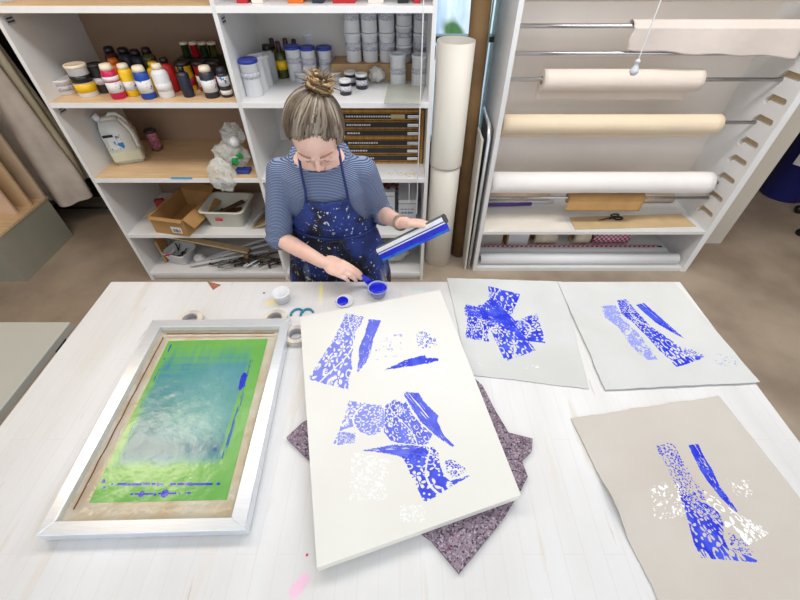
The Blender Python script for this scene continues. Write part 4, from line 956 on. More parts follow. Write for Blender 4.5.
# board ---------------------------------------------------------
board_m = print_mat('ivory_board', (226, 226, 222), (219, 218, 211), 1.5, .55, .02, white=(230, 232, 233))
bc = [at_z(a, c, .925) for a, c in ((300, 317), (440, 290), (521, 495), (317, 568))]
board_specs = [
    ([(440, 455), (470, 452), (470, 478), (442, 480)], 'inv', .97, 22, .08, .08, [(444.6, 461.3), (452.2, 459.1), (460.9, 465.6), (466.3, 468.9), (460.9, 475.4), (450.1, 477.6), (445.7, 471.0)]),
    ([(338, 432), (356, 432), (356, 445), (338, 445)], 'floral', .75, 23, .06, .05, [(338.4, 432.0), (355.8, 433.1), (354.7, 442.9), (337.3, 445.0)]),
    ([(345, 313), (308, 379), (348, 391), (366, 318)], 'floral', 0.8, 11, .26, .13, [(346.0, 313.0), (364.0, 317.0), (360.0, 326.0), (355.0, 332.0), (354.0, 346.0), (351.0, 358.0), (352.0, 368.0), (349.0, 378.0), (348.0, 390.0), (326.0, 384.0), (308.0, 379.0), (324.0, 354.0), (332.0, 342.0), (342.0, 322.0)]),
    ([(369, 319), (357, 371), (362, 372), (381, 321)], 'solid', 0.74, 12, .22, .04, [(369.0, 319.0), (381.0, 320.6), (373.0, 340.0), (371.0, 352.0), (366.0, 362.0), (358.0, 372.4), (357.0, 370.0), (359.0, 360.0), (359.0, 348.0), (365.0, 334.0)]),
    ([(375, 336), (375, 360), (402, 356), (402, 334)], 'speck', .40, 13, .1, .1),
    ([(416, 331), (416, 349), (437, 349), (437, 331)], 'inv', 0.8, 14, .08, .1, [(416, 333), (424, 331), (436, 338), (437, 346), (426, 349), (418, 347)]),
    ([(384, 370), (438, 363), (436, 354), (406, 358)], 'solid', 0.7, 15, .2, .03, [(384.0, 370.0), (396.0, 365.0), (404.0, 360.0), (420.0, 356.0), (425.0, 355.0), (426.0, 358.0), (438.0, 358.0), (438.0, 361.6), (412.0, 366.0)]),
    ([(347, 400), (335, 445), (378, 434), (384, 406)], 'floral', 0.78, 16, .15, .13, [(349.3, 400.6), (382.9, 406.0), (385.0, 423.4), (380.7, 432.0), (372.0, 435.9), (361.2, 433.1), (352.5, 426.6), (341.7, 429.9), (335.2, 443.9), (333.4, 442.9), (339.5, 429.9), (346.0, 412.5)]),
    ([(384, 403), (392, 444), (424, 444), (409, 400)], 'floral', 0.78, 17, .16, .12, [(385.0, 406.0), (394.8, 399.5), (403.5, 403.8), (406.7, 400.6), (411.0, 412.5), (421.9, 425.5), (432.7, 434.2), (428.4, 442.9), (424.1, 445.0), (406.7, 443.9), (391.5, 441.8), (383.9, 432.0)]),
    ([(403.5, 395), (449, 447), (454, 444), (420, 392)], 'solid', 0.84, 18, .2, .05, [(403.5, 394.1), (406.7, 391.9), (418.6, 393.0), (424.1, 401.7), (438.1, 415.8), (437.1, 421.2), (444.6, 436.4), (454.4, 445.0), (452.7, 447.2), (438.1, 437.4), (421.9, 423.4), (413.2, 410.3)]),
    ([(361, 450), (428, 464), (434, 445), (394, 443)], 'solid', 0.84, 19, .2, .05, [(361.2, 450.5), (374.2, 448.3), (393.7, 444.6), (413.2, 445.0), (424.1, 447.2), (428.4, 451.5), (424.1, 461.3), (411.0, 459.1), (393.7, 454.8), (374.2, 451.5)]),
    ([(401, 455), (424, 501), (470, 475), (437, 446)], 'floral', 1.0, 21, .18, .16, [(401.3, 455.9), (421.9, 446.1), (432.7, 447.2), (438.8, 453.7), (440.5, 466.7), (444.6, 476.5), (450.1, 480.8), (469.6, 474.7), (469.1, 476.9), (450.1, 487.3), (437.1, 496.0), (426.2, 501.4), (423.0, 500.3), (417.6, 488.4), (410.0, 473.2), (406.7, 464.5)]),
]
board_w = [([(352, 452), (350, 500), (386, 500), (390, 460)], 'speck', .62, 31, .15, .15), ([(400, 505), (400, 522), (425, 522), (425, 505)], 'speck', .9, 32, .1, .1), ([(405, 355), (410, 385), (450, 395), (445, 360)], 'speck', .7, 33, .1, .1)]
bd = thing('canvas_board', 'large ivory board printed with blue scroll patterns in centre of table', 'board', (.0, .6, .8955))
patterned_grid('printed_face', bc, 380, 560, lambda U, V, X, Y: np.full_like(U, .925), board_m, board_specs, board_w, thick=0, parent=bd)
cc = [(p.x, p.y) for p in bc]
obj('board_core', prism(nb(), cc, .8955, .9247), mat('board_edge', (232, 228, 218), .6, var=.02), bd)

# three printed cloths -------------------------------------------
cloth_m = print_mat('grey_linen', (208, 210, 209), (199, 200, 198), 4, .85, .10, 500)
cloth_m3 = print_mat('warm_linen', (200, 195, 188), (194, 185, 176), 3, .85, .10, 500)
def wavy(seed, amp=.004):
    def fn(U, V, X, Y):
        return X + amp * (fbm(V * 7, U * 0 + .3, seed) - .5) * 2 * (1 - U * .5), Y + amp * (fbm(U * 7, V * 0 + .7, seed + 4) - .5) * 2
    return fn
def flat(z0, seed, amp=.003):
    def fn(U, V, X, Y):
        z_ = z0 + amp * fbm(X * 8, Y * 8, seed)
        return z_
    return fn
S1 = [at_z(a, c, .885) for a, c in ((447, 277.5), (562, 281), (589, 388.5), (469, 374.5))]
s1 = [
    ([(488, 286), (490, 312), (509, 322), (520, 294)], 'floral', .9, 41, .12, .12),
    ([(465, 304), (465, 315), (508, 326), (508, 315)], 'solid', .66, 42, .2, .05),
    ([(468, 307), (466, 338), (489, 342), (488, 304)], 'floral', .8, 43, .12, .1),
    ([(510, 323), (509, 339), (545, 343), (537, 313)], 'floral', .95, 44, .12, .11),
    ([(487, 322), (505, 361), (536, 350), (511, 320)], 'floral', .95, 45, .14, .13),
    ([(484, 303), (508, 331), (517, 322), (492, 298)], 'solid', .68, 46, .15, .05),
]
def zS1(U, V, X, Y): return .8815 + .003 * fbm(X * 8, Y * 8, 3)
patterned_grid('printed_cloth', S1, 250, 260, zS1, cloth_m, s1, [([(475, 376 - 20), (475, 366), (540, 380), (540, 360)], 'speck', .3, 47, .1, .1)], 'grey linen square with a blue cross of overlapping scroll prints', 'cloth', edge=wavy(3))
S2 = [at_z(a, c, .888) for a, c in ((558, 281.5), (674, 282), (761, 382), (606, 389.5))]
s2 = [
    ([(680, 346), (704, 346), (704, 358), (682, 360)], 'inv', 1.0, 56, .08, .07, [(683, 347), (694, 350), (703, 355), (690, 358), (684, 354)]),
    ([(615, 302), (677, 368), (705, 356), (626, 299)], 'floral', 0.97, 51, .30, .10, [(617.0, 300.5), (626.0, 299.0), (635.0, 309.5), (650.0, 326.0), (668.0, 338.0), (680.0, 347.0), (684.5, 356.0), (704.0, 356.0), (704.6, 357.5), (680.0, 366.5), (677.0, 367.4), (659.0, 350.0), (647.0, 336.5), (635.0, 324.5), (621.5, 314.0)]),
    ([(636, 305), (682, 339), (687, 339), (645, 303)], 'solid', 0.9, 52, .22, .04, [(635.9, 305.0), (644.0, 302.9), (653.0, 311.0), (665.0, 321.5), (684.5, 338.6), (677.0, 335.0), (656.0, 323.0)]),
    ([(600, 305), (644, 361), (660, 357), (615, 302)], 'solid', 0.53, 53, .28, .08, [(600.5, 306.5), (615.5, 305.0), (627.5, 323.0), (639.5, 335.0), (657.5, 359.0), (647.0, 360.5), (632.0, 347.0), (620.0, 329.0), (605.0, 317.0)]),
    ([(716, 352), (716, 366), (740, 366), (740, 354)], 'speck', .38, 54, .1, .06),
]
patterned_grid('printed_cloth', S2, 260, 260, lambda U, V, X, Y: .8845 + .004 * fbm(X * 8, Y * 8, 8), cloth_m, s2, (), 'grey linen square with slanted blue scroll band, at the far right corner', 'cloth', edge=wavy(6))
TL = at_z(571, 418, .884); TR = at_z(719, 396, .884); E1 = at_z(658, 600, .884); E2 = at_z(800, 498, .884)
d1 = (E1 - TL); BLc = TL + d1 * 1.28; BRc = TR + (E2 - TR).normalized() * (BLc - TL).length
s3 = [
    ([(727, 532), (757, 532), (757, 557), (727, 557)], 'inv', 1.0, 67, .10, .09, [(728.3, 533.3), (736.7, 535.0), (746.7, 543.3), (755.0, 555.0), (741.7, 556.0), (730.0, 546.7)]),
    ([(655, 442), (680, 495), (705, 500), (679, 443)], 'inv', 0.95, 61, .18, .09, [(656.0, 444.0), (670.0, 442.7), (677.3, 448.3), (679.3, 455.0), (686.7, 466.7), (693.3, 480.0), (703.3, 490.0), (706.7, 500.0), (693.3, 500.0), (681.7, 495.0), (675.0, 483.3), (666.7, 466.7), (660.0, 456.7)]),
    ([(679, 492), (702, 558), (757, 563), (706, 499)], 'floral', 1.0, 62, .20, .16, [(679.3, 494.3), (688.3, 496.7), (706.7, 504.0), (719.3, 512.7), (723.7, 525.0), (723.3, 536.7), (728.3, 548.3), (757.3, 560.0), (756.7, 562.3), (720.0, 559.3), (701.7, 558.0), (694.0, 543.3), (685.0, 510.0)]),
    ([(688, 443), (728, 508), (738, 512), (701, 443)], 'solid', 0.86, 63, .22, .05, [(688.3, 445.0), (698.3, 444.0), (703.3, 455.0), (713.3, 471.7), (720.0, 486.7), (738.3, 511.7), (735.0, 511.7), (720.0, 496.7), (706.7, 480.0), (698.3, 466.7)]),
]
w3 = [([(704, 485), (744, 548), (770, 534), (735, 500)], 'inv', 0.95, 64, .15, .14, [(703.3, 490.0), (718.3, 500.0), (740.0, 515.0), (760.0, 525.0), (769.3, 534.0), (746.7, 546.0), (733.3, 536.7), (726.7, 533.3), (723.3, 516.7), (706.7, 501.7)]), ([(650, 480), (655, 520), (688, 516), (684, 482)], 'speck', .50, 65, .1, .1), ([(725, 478), (735, 495), (755, 500), (748, 480)], 'speck', .44, 66, .1, .1)]
def zS3(U, V, X, Y):
    curl = np.exp(-((V - .42) / .10) ** 2) * np.exp(-U * 14) * .018
    return .8825 + .003 * fbm(X * 8, Y * 8, 12) + curl
patterned_grid('printed_cloth', [TL, TR, BRc, BLc], 320, 380, zS3, cloth_m3, s3, w3, 'warm grey linen with dense blue paisley and white print, nearest the right edge', 'cloth', edge=wavy(9, .006))

# felt blanket under the board ------------------------------------
felt_m = mat('mottled_felt', (146, 130, 142), .95, c2=(108, 92, 106), scale=60, bump=.8, bscale=90)
spots(felt_m, (184, 170, 184), 190, .52, .16, 1.0, 4); spots(felt_m, (124, 64, 80), 70, .66, .04, 4.0, 4); spots(felt_m, (62, 50, 68), 170, .56, .04, 7.0, 4)
fp = [(287, 439), (303, 424), (330, 410), (472, 378), (482, 387), (496, 414), (508, 434), (532, 440), (531, 452), (521, 462), (527, 478), (520, 492), (503, 520), (459, 574), (431, 541), (307, 459)]
fw = [at_z(a, c, .884) for a, c in fp]
b = prism(nb(), [(p.x, p.y) for p in fw], .881, .8935)
tag(obj('felt_blanket', b, felt_m), 'mottled purple-grey felt blanket poking out from under the board', 'felt')

# screen printing frame ---------------------------------------------
fr = thing('screen_frame', 'aluminium screen-printing frame with green and blue stained mesh', 'screen frame', (-.6, .59, .881))
o4 = [at_z(a, c, .92) for a, c in ((152, 320), (290, 318), (245, 530), (35, 536))]
i4 = [at_z(a, c, .92) for a, c in ((160, 327), (280, 326), (231, 517), (55, 521))]
nm = ['frame_bar'] * 4
for k in range(4):
    a, b_, c_, d_ = o4[k], o4[(k + 1) % 4], i4[(k + 1) % 4], i4[k]
    bm = nb(); prism(bm, [(a.x, a.y), (b_.x, b_.y), (c_.x, c_.y), (d_.x, d_.y)], .884, .92)
    bmesh.ops.bevel(bm, geom=[e for e in bm.edges], offset=.0015, segments=1, affect='EDGES')
    obj('frame_bar', bm, ALU, fr)
TAPE = mat('brown_parcel_tape', (206, 200, 182), .28, c2=(196, 180, 150), scale=14, bump=.5, bscale=35, alpha=.85)
ii = [Vector((p.x, p.y, 0)) for p in i4]; g4 = [at_z(a, c, .888) for a, c in ((168.7, 341), (268, 339), (227, 500), (89, 503))]
mc = Vector((-.61, .59, 0))
b = nb(); loA = []; loB = []
N = 40
def edgepts(q, ex=0):
    out = []
    for k in range(4):
        for i in range(N):
            t_ = i / N; out.append(q[k].lerp(q[(k + 1) % 4], t_))
    return out
oi = edgepts(ii); gi = edgepts(g4); rows = []
for j in range(9):
    q_ = j / 8; row = []
    for k, (p, g) in enumerate(zip(oi, gi)):
        x, y = p.x + (g.x - p.x) * q_, p.y + (g.y - p.y) * q_
        zz = .8885 + .012 * (1 - q_) ** 4 + .004 * abs(wob(x * 22, y * 22, 3)) * (1 if j not in (8,) else 0)
        row.append(b.verts.new((x, y, zz)))
    rows.append(row)
for a, c in zip(rows, rows[1:]):
    n = len(a)
    for k in range(n): b.faces.new((a[k], a[(k + 1) % n], c[(k + 1) % n], c[k]))
obj('masking_tape', b, TAPE, fr, True)
# thin rust-brown line of glue along left and top inner edges
b = nb(); 
for p, q_ in ((i4[3], i4[0]), (i4[0], i4[1])):
    a0 = Vector((p.x, p.y, .902)); a1 = Vector((q_.x, q_.y, .902)); inn = (mc - (a0 + a1) / 2); inn.z = 0; inn = inn.normalized() * .016
    pts = [a0.lerp(a1, t_ / 20) + inn * (1 + .12 * wob(t_ * .7, 1, 2)) for t_ in range(1, 20)]; tube(b, pts, .0018, 5)
obj('glue_line', b, mat('rust_glue', (120, 52, 30), .5), fr)
def screen_colour(U, V):
    S = np.array
    green = S(lin((100, 166, 76))); g2 = S(lin((132, 184, 96))); teal = S(lin((56, 128, 152))); pale = S(lin((130, 178, 172))); deep = S(lin((18, 84, 108))); navy = S(lin((26, 40, 190)))
    n = fbm(U * 5, V * 9, 1); nv = fbm(U * 26, V * 3, 2); nh = fbm(U * 2.5, V * 40, 4)
    def mixc(A, Bc, t): return A * (1 - t[:, None]) + Bc[None, :] * t[:, None]
    C = np.repeat(green[None, :], len(U), 0)
    C = mixc(C, g2, np.clip((fbm(U * 4, V * 5, 9) - .35) * 1.6, 0, 1) * .6)
    ed = .05 * (n - .5)
    t = np.clip((U - .03 + ed) / .05, 0, 1) * np.clip((.885 - .02 * V - U + ed * .5) / .03, 0, 1) * np.clip((V - .03 + .22 * (nv - .5)) / .22, .0, 1) * np.clip((.84 + .06 * (nv - .5) - V) / .05, 0, 1)
    t *= .70 + .9 * (nh - .5) * np.clip((.45 - V) * 4, 0, 1) + .35 * (n - .2)
    C = mixc(C, teal, np.clip(t, 0, 1))
    p = np.exp(-((U - .62) / .28) ** 2 - ((V - .50) / .28) ** 2) * (.6 + .8 * (fbm(U * 9, V * 9, 11) - .3)) * t
    C = mixc(C, pale, np.clip(p, 0, .9))
    dp = np.clip((.17 - np.abs(U - .20)) * 5, 0, 1) * np.clip((V - .30) * 2.5, 0, 1) * np.clip((.80 - V) * 7, 0, 1) * (.3 + nv)
    C = mixc(C, deep, np.clip(dp * t, 0, .8))
    d2 = np.exp(-((V - .74) / .055) ** 2) * t * (.4 + nv * .5); C = mixc(C, deep, np.clip(d2, 0, .7))
    rel = np.abs(fbm(U * 22, V * 26, 21) - .5) < .018
    inner = (t > .6) & (((U - .66) / .26) ** 2 + ((V - .55) / .24) ** 2 < 1) & rel
    C[inner] = C[inner] * .78 + deep * .22
    C[(np.abs(U - .035 - .02 * nv) < .006) & (fbm(U * 50, V * 16, 15) > .57) & (V > .03) & (V < .7)] = S(lin((30, 70, 160)))
    r1 = (np.abs(U - .885 - .012 * np.sin(V * 4)) < .012) & (V > .12) & (V < .8) & (fbm(U * 90, V * 9, 5) > .52)
    C[r1] = S(lin((30, 84, 165)))
    C[((U - .865) / .026) ** 2 + ((V - .33 + .05 * (nh - .5)) / .06) ** 2 < .6 + .8 * n] = navy
    C[(np.abs(U - .80) < .02) & (np.abs(V - .70) < .06) & (n > .4)] = S(lin((16, 70, 130)))
    e = 1.0
    l1 = (np.abs(V - .915 - .012 * U) < .006) & (fbm(U * 40, V * 5, 31) > .42) & (U > .1) & (U < .92); C[l1] = navy
    l2 = (np.abs(V - .965) < .004) & (U > .28) & (U < .72) & (fbm(U * 30, V * 2, 33) > .38); C[l2] = navy
    for cu_, cv_, rr in ((.36, .965, .022), (.53, .965, .028), (.46, .968, .010), (.03, .90, .015), (.06, .93, .01)):
        C[((U - cu_) ** 2 + ((V - cv_) * 1.5) ** 2) < rr ** 2] = navy
    return np.concatenate([C, np.ones((len(U), 1))], 1)
mesh_m = mat('stained_mesh', (255, 255, 255), .22, bump=.15, bscale=30, spec=.6); nt = mesh_m.node_tree
at_ = nt.nodes.new('ShaderNodeAttribute'); at_.attribute_name = 'paint'; nt.links.new(at_.outputs['Color'], nt.nodes['Principled BSDF'].inputs['Base Color'])
gq = [Vector((p.x, p.y, 0)) for p in g4]
patterned_grid('stencil_mesh', gq, 240, 340, lambda U, V, X, Y: .8885 + .0008 * fbm(X * 10, Y * 10, 2), mesh_m, (), thick=0, parent=fr, colourfn=screen_colour)
obj('tape_backing', prism(nb(), [(p.x, p.y) for p in i4], .8845, .8875), mat('backing_mesh', (214, 206, 186), .5), fr)

# small things on the table ---------------------------------------
p = at_z(378, 297, .88)
pt = thing('ink_pot', 'small clear pot brimming with blue ink at table back edge', 'pot', (p.x, p.y + .03, .88))
x, y = p.x, p.y + .012
r = .036
obj('cup', lathe(nb(), [(0, .001), (r * .72, 0), (r * .78, .008), (r, .036), (r * 1.06, .037), (r * 1.06, .040), (r * .96, .040), (r * .9, .026), (0, .026)], x, y, .88), mat('clear_cup', (176, 184, 232), .15, alpha=.8), pt, True)
b = nb(); lathe(b, [(0, .038), (r * .5, .037), (r * .95, .035), (r * .9, .027), (0, .027)], x, y, .88)
obj('ink', b, INKBLUE, pt, True)
p = at_z(345, 302, .88)
ld = thing('pot_lid', 'white pot lid half smeared with blue ink', 'lid', (p.x, p.y, .88))
obj('rim', lathe(nb(), [(0, 0), (.031, 0), (.033, .002), (.033, .009), (.030, .009), (.029, .003), (0, .003)], p.x, p.y, .88), WPLAST, ld, True)
b = nb(); ell(b, (p.x - .011, p.y + .002, .8835), (.024, .025, .0045)); obj('ink_smear', b, INKBLUE, ld, True)
p = at_z(282, 303, .88)
wc = thing('white_cup', 'small plain white cup beside the yellow table stain', 'cup', (p.x, p.y + .02, .88))
obj('body', lathe(nb(), [(0, 0), (.026, 0), (.031, .035), (.034, .04), (.033, .044), (.028, .044), (.024, .008), (0, .008)], p.x, p.y + .015, .88), WPLAST, wc, True)
TP = mat('tape_cream', (222, 214, 196), .5, c2=(190, 184, 180), scale=30)
def tape_roll(label, px, py, r, tilt=None):
    p = at_z(px, py, .88); t = thing('tape_roll', label, 'tape', (p.x, p.y, .88))
    obj('tape', lathe(nb(), [(r * .62, .001), (r, .001), (r, .022), (r * .62, .022), (r * .62, .001)], p.x, p.y, .88, 36), TP, t)
    obj('core', lathe(nb(), [(r * .54, 0), (r * .62, 0), (r * .62, .023), (r * .54, .023), (r * .54, 0)], p.x, p.y, .88, 36), mat('grey_core', (150, 146, 150), .5), t, True)
tape_roll('cream tape roll behind the right corner of the screen frame', 276, 322, .043)
tape_roll('cream tape roll behind the middle of the frame\'s back bar', 192, 323, .043)
tape_roll('cream tape roll squeezed between screen frame and ivory board', 297, 338, .040)
p = at_z(304, 313, .885); b = nb(); TEAL = mat('teal_plastic', (20, 130, 160), .35)
for s, off in ((1, 0), (-1, .036)):
    pts = [(p.x - .025 + off + .022 * math.cos(a) * 1.0, p.y + .026 * math.sin(a) - .004, .884) for a in [math.radians(20 + 22 * k) for k in range(9)]]
    tube(b, pts, .0042, 8)
tag(obj('teal_handle', b, TEAL, None, True), 'bent teal plastic handle loops at the board\'s back left corner', 'handle')
q = [at_z(a, c, .88) for a, c in ((207, 281.5), (221, 285), (213, 290))]
tag(obj('copper_scrap', prism(nb(), [(p.x, p.y) for p in q], .8803, .8815), mat('rust_card', (176, 112, 80), .6, c2=(140, 84, 60), scale=60)), 'small rusty triangular paper scrap near the table back edge', 'scrap')

# ---------------------------------------------------------------- the woman
SKIN = mat('skin', (236, 198, 180), .5, c2=(230, 184, 166), scale=18, sub=.12)
pw = thing('person', 'woman in striped top and splattered navy apron bending over ink and squeegee', 'person', (-.27, 1.38, 0))
# head frame
HC = Vector((-.252, 1.185, 1.462)); ph = math.radians(43); yaw = math.radians(4)
n_ = Vector((math.sin(yaw) * math.cos(ph), -math.cos(ph) * math.cos(yaw), -math.sin(ph))).normalized()
s_ = Vector((1, math.tan(yaw), 0)); s_ = (s_ - n_ * s_.dot(n_)).normalized(); u_ = s_.cross(-n_).normalized()
if u_.z < 0: u_ = -u_
RH = Matrix((s_, n_, u_)).transposed()   # columns: side, forward, up
def hp(s, f, u): return HC + s_ * s + n_ * f + u_ * u
b = nb()
ell(b, hp(0, 0, .012), (.074, .092, .098), RH, 32, 20)      # skull
ell(b, hp(0, .022, -.030), (.060, .066, .078), RH, 24, 16)  # face
ell(b, hp(0, .045, -.082), (.036, .036, .030), RH)          # jaw
ell(b, hp(0, .070, -.097), (.017, .015, .014), RH)          # chin
capsule(b, [hp(0, .088, -.004), hp(0, .098, -.020), hp(0, .104, -.034)], [.0085, .0092, .0108])  # nose
ell(b, hp(.010, .099, -.040), (.008, .009, .007), RH); ell(b, hp(-.010, .099, -.040), (.008, .009, .007), RH)
ell(b, hp(0, .085, -.066), (.021, .010, .0055), RH); ell(b, hp(0, .083, -.075), (.018, .010, .006), RH) # lips
for sd_ in (-1, 1):
    capsule(b, [hp(.010 * sd_, .091, .010), hp(.030 * sd_, .084, .014), hp(.048 * sd_, .068, .010)], [.008, .009, .007])  # brow ridge
    ell(b, hp(.030 * sd_, .080, -.010), (.014, .010, .011), RH)  # lids
    ell(b, hp(.042 * sd_, .060, -.036), (.022, .022, .022), RH)  # cheeks
    ell(b, hp(.074 * sd_, -.004, -.012), (.008, .017, .028), RH) # ear
NB = Vector((-.277, 1.325, 1.335))
capsule(b, [NB + Vector((0, .01, -.03)), NB.lerp(HC, .4), hp(0, -.02, -.05)], [.060, .052, .050])
for sx_ in (-.37, -.195): capsule(b, [NB + Vector((0, .01, -.02)), (sx_, 1.34, 1.265)], [.052, .030])
# arms, joints
RS, RE, RW = Vector((-.435, 1.345, 1.245)), Vector((-.480, 1.275, 1.005)), Vector((-.290, 1.135, .995))
LS, LE, LW = Vector((-.135, 1.345, 1.25)), Vector((-.085, 1.405, 1.035)), Vector((.002, 1.215, 1.115))
SEC = [  # z, cx, cy, ax, ay
    (.40, -.27, 1.36, .235, .16), (.78, -.272, 1.365, .190, .142), (.90, -.272, 1.375, .178, .132), (1.02, -.273, 1.375, .158, .112),
    (1.12, -.278, 1.365, .158, .122), (1.20, -.283, 1.352, .168, .122), (1.262, -.285, 1.340, .155, .100), (1.31, -.282, 1.332, .108, .084), (1.35, -.279, 1.325, .074, .070)]
def sec(z):
    for a, c in zip(SEC, SEC[1:]):
        if a[0] <= z <= c[0]:
            t = (z - a[0]) / (c[0] - a[0]); t = t * t * (3 - 2 * t) if False else t
            return [a[i] + (c[i] - a[i]) * t for i in range(1, 5)]
    return list(SEC[-1][1:]) if z > SEC[-1][0] else list(SEC[0][1:])
def torso(bm, z0, z1, off, n=24, seg=40, tilt=0.0):
    loops = []
    for i in range(n + 1):
        z = z0 + (z1 - z0) * i / n; cx, cy, ax, ay = sec(z)
        loops.append([(cx + (ax + off) * math.cos(2 * math.pi * k / seg), cy + (ay + off) * math.sin(2 * math.pi * k / seg), z + tilt * math.sin(2 * math.pi * k / seg) * (i / n) ** 5) for k in range(seg)])
    return loft(bm, loops, True, True)
torso(b, .76, 1.345, -.014)
def limb(bm, pts, rad): return capsule(bm, pts, rad)
limb(b, [RS, RS.lerp(RE, .5), RE], [.044, .038, .034]); limb(b, [RE, RE.lerp(RW, .35), RW], [.034, .034, .0235])
limb(b, [LS, LS.lerp(LE, .5), LE], [.044, .038, .034]); limb(b, [LE, LE.lerp(LW, .35), LW], [.034, .034, .0235])
for s in (-1, 1):
    capsule(b, [(-.27 + .085 * s, 1.38, .80), (-.27 + .085 * s, 1.36, .46), (-.27 + .095 * s, 1.39, .09)], [.07, .05, .036])
    capsule(b, [(-.27 + .095 * s, 1.40, .05), (-.27 + .105 * s, 1.26, .03)], [.03, .026])
def hand(bm, W, d, nrm, thumb, curls, spread=.0, L=1.0, tcurl=None):
    """palm + five separate fingers. d forward, nrm back of the hand, thumb = direction of the thumb side"""
    d = d.normalized(); nrm = (nrm - d * nrm.dot(d)).normalized(); sd = d.cross(nrm).normalized()
    if sd.dot(thumb) < 0: sd = -sd
    R3 = Matrix((sd, d, nrm)).transposed()
    capsule(bm, [W - d * .01, W + d * .02], [.0225, .021])
    ell(bm, W + d * .052, (.037, .046, .0145), R3)
    ell(bm, W + d * .072, (.037, .022, .0125), R3)
    ell(bm, W + d * .035 + sd * .026 - nrm * .006, (.015, .030, .014), R3)
    tips = []
    for i in range(4):
        off = (.028 - .0188 * i); ln = [.043, .047, .043, .034][i] * L; r0 = [.0086, .0088, .0083, .0074][i]
        k0 = W + d * (.080 - .004 * abs(i - 1.2)) + sd * off; c = curls[i]; dirv = (d + sd * (off * spread)).normalized()
        pts = [W + d * .05 + sd * off * .8, k0]; rad = [r0, r0 * 1.05]; ang = 0
        for q, seglen in enumerate((ln, ln * .62, ln * .52)):
            ang += c[q]; dv = (dirv * math.cos(ang) - nrm * math.sin(ang)); pts.append(pts[-1] + dv * seglen); rad.append(r0 * (.93 - .07 * q))
        capsule(bm, pts, rad, 12); tips.append((pts[-1], dv, r0))
    t0 = W + d * .018 + sd * .022; tc_ = tcurl or [(.75, .55, -.25), (.9, .2, -.3), (1, 0, -.2)]
    pts = [t0]; 
    for (a_, b2, c2), ln in zip(tc_, (.040, .030, .024)): pts.append(pts[-1] + (d * a_ + sd * b2 + nrm * c2).normalized() * ln)
    capsule(bm, pts, [.0125, .0108, .0098, .0085], 12)
    tips.append((pts[-1], (pts[-1] - pts[-2]).normalized(), .0098))
    return tips, sd, nrm
# right hand (viewer's left) pinching the palette knife
Rd = Vector((.90, -.30, -.16)); tipsR, sR, nR = hand(b, RW, Rd, Vector((.10, -.45, .88)), Vector((.3, .75, 0)),
    [(.25, .35, .25), (.30, .42, .30), (.36, .48, .32), (.42, .52, .34)], -3.0, .88, [(.75, .35, -.55), (.95, -.05, -.35), (1, -.25, -.2)])
# left hand (viewer's right) wrapped on the squeegee
Ld = Vector((.93, -.30, .20)); tipsL, sL, nL = hand(b, LW, Ld, Vector((-.05, .55, .80)), Vector((.2, -.4, .8)),
    [(.05, .12, .15), (.08, .18, .2), (.1, .25, .25), (.12, .3, .3)], .3, .95, [(.8, .5, -.1), (.98, .1, -.1), (1, 0, -.15)])
body = obj('body', b, SKIN, pw, world=False); body.matrix_parent_inverse = pw.matrix_basis.inverted()
remesh(body, .0032, 3)
def wchild(name, bm, m, parent=pw, smooth=False):
    return obj(name, bm, m, parent, smooth)
# facial details
LIPM = mat('lip', (208, 130, 122), .5); BROW = mat('brow_hair', (168, 128, 104), .8)
b = nb(); ell(b, hp(0, .0925, -.0665), (.019, .006, .0034), RH); ell(b, hp(0, .0905, -.0745), (.016, .0065, .004), RH); wchild('lips', b, LIPM, pw, True)
for sd_ in (-1, 1):
    b = nb(); tube(b, [hp(.013 * sd_, .0955, .021), hp(.026 * sd_, .0930, .024), hp(.040 * sd_, .0845, .021), hp(.050 * sd_, .0735, .013)], [.0022, .003, .0026, .0012], 8); wchild('eyebrow', b, BROW, pw, True)
    b = nb(); tube(b, [hp(.018 * sd_, .0865, -.016), hp(.030 * sd_, .0912, -.0185), hp(.043 * sd_, .0795, -.015)], [.0009, .0016, .0009], 6); wchild('eyelashes', b, BROW, pw, True)
    b = nb(); ell(b, hp(.030 * sd_, .0795, -.011), (.0125, .0105, .0115), RH); wchild('eyelid', b, SKIN, pw, True)
    g = obj('earring', lathe(nb(), [(0, 0), (.003, .002), (0, .005)], *hp(.082 * sd_, .004, -.044)), ALU, pw, True)
# shirt
STRIPE = mat('striped_jersey', (96, 112, 150), .85, var=.02)
nt = STRIPE.node_tree; bs = nt.nodes['Principled BSDF']; tc = nt.nodes.new('ShaderNodeTexCoord'); sp = nt.nodes.new('ShaderNodeSeparateXYZ'); nt.links.new(tc.outputs['Object'], sp.inputs[0])
ml = nt.nodes.new('ShaderNodeMath'); ml.operation = 'MULTIPLY'; ml.inputs[1].default_value = 2 * math.pi / .0052; nt.links.new(sp.outputs['Z'], ml.inputs[0])
si = nt.nodes.new('ShaderNodeMath'); si.operation = 'SINE'; nt.links.new(ml.outputs[0], si.inputs[0])
rg = nt.nodes.new('ShaderNodeMapRange'); rg.inputs['From Min'].default_value = -.05; rg.inputs['From Max'].default_value = .35; nt.links.new(si.outputs[0], rg.inputs['Value'])
mx = nt.nodes.new('ShaderNodeMix'); mx.data_type = 'RGBA'; mx.inputs['A'].default_value = (*lin((62, 76, 110)), 1); mx.inputs['B'].default_value = (*lin((134, 147, 174)), 1)
nt.links.new(rg.outputs[0], mx.inputs['Factor']); nt.links.new(mx.outputs['Result'], bs.inputs['Base Color'])
b = nb(); torso(b, .84, 1.318, 0, tilt=.030); tube(b, [Vector((-.2815 + .101 * math.cos(a), 1.331 + .080 * math.sin(a), 1.318 + .030 * math.sin(a))) for a in [2 * math.pi * k / 36 for k in range(36)]], .007, 8, closed=True)
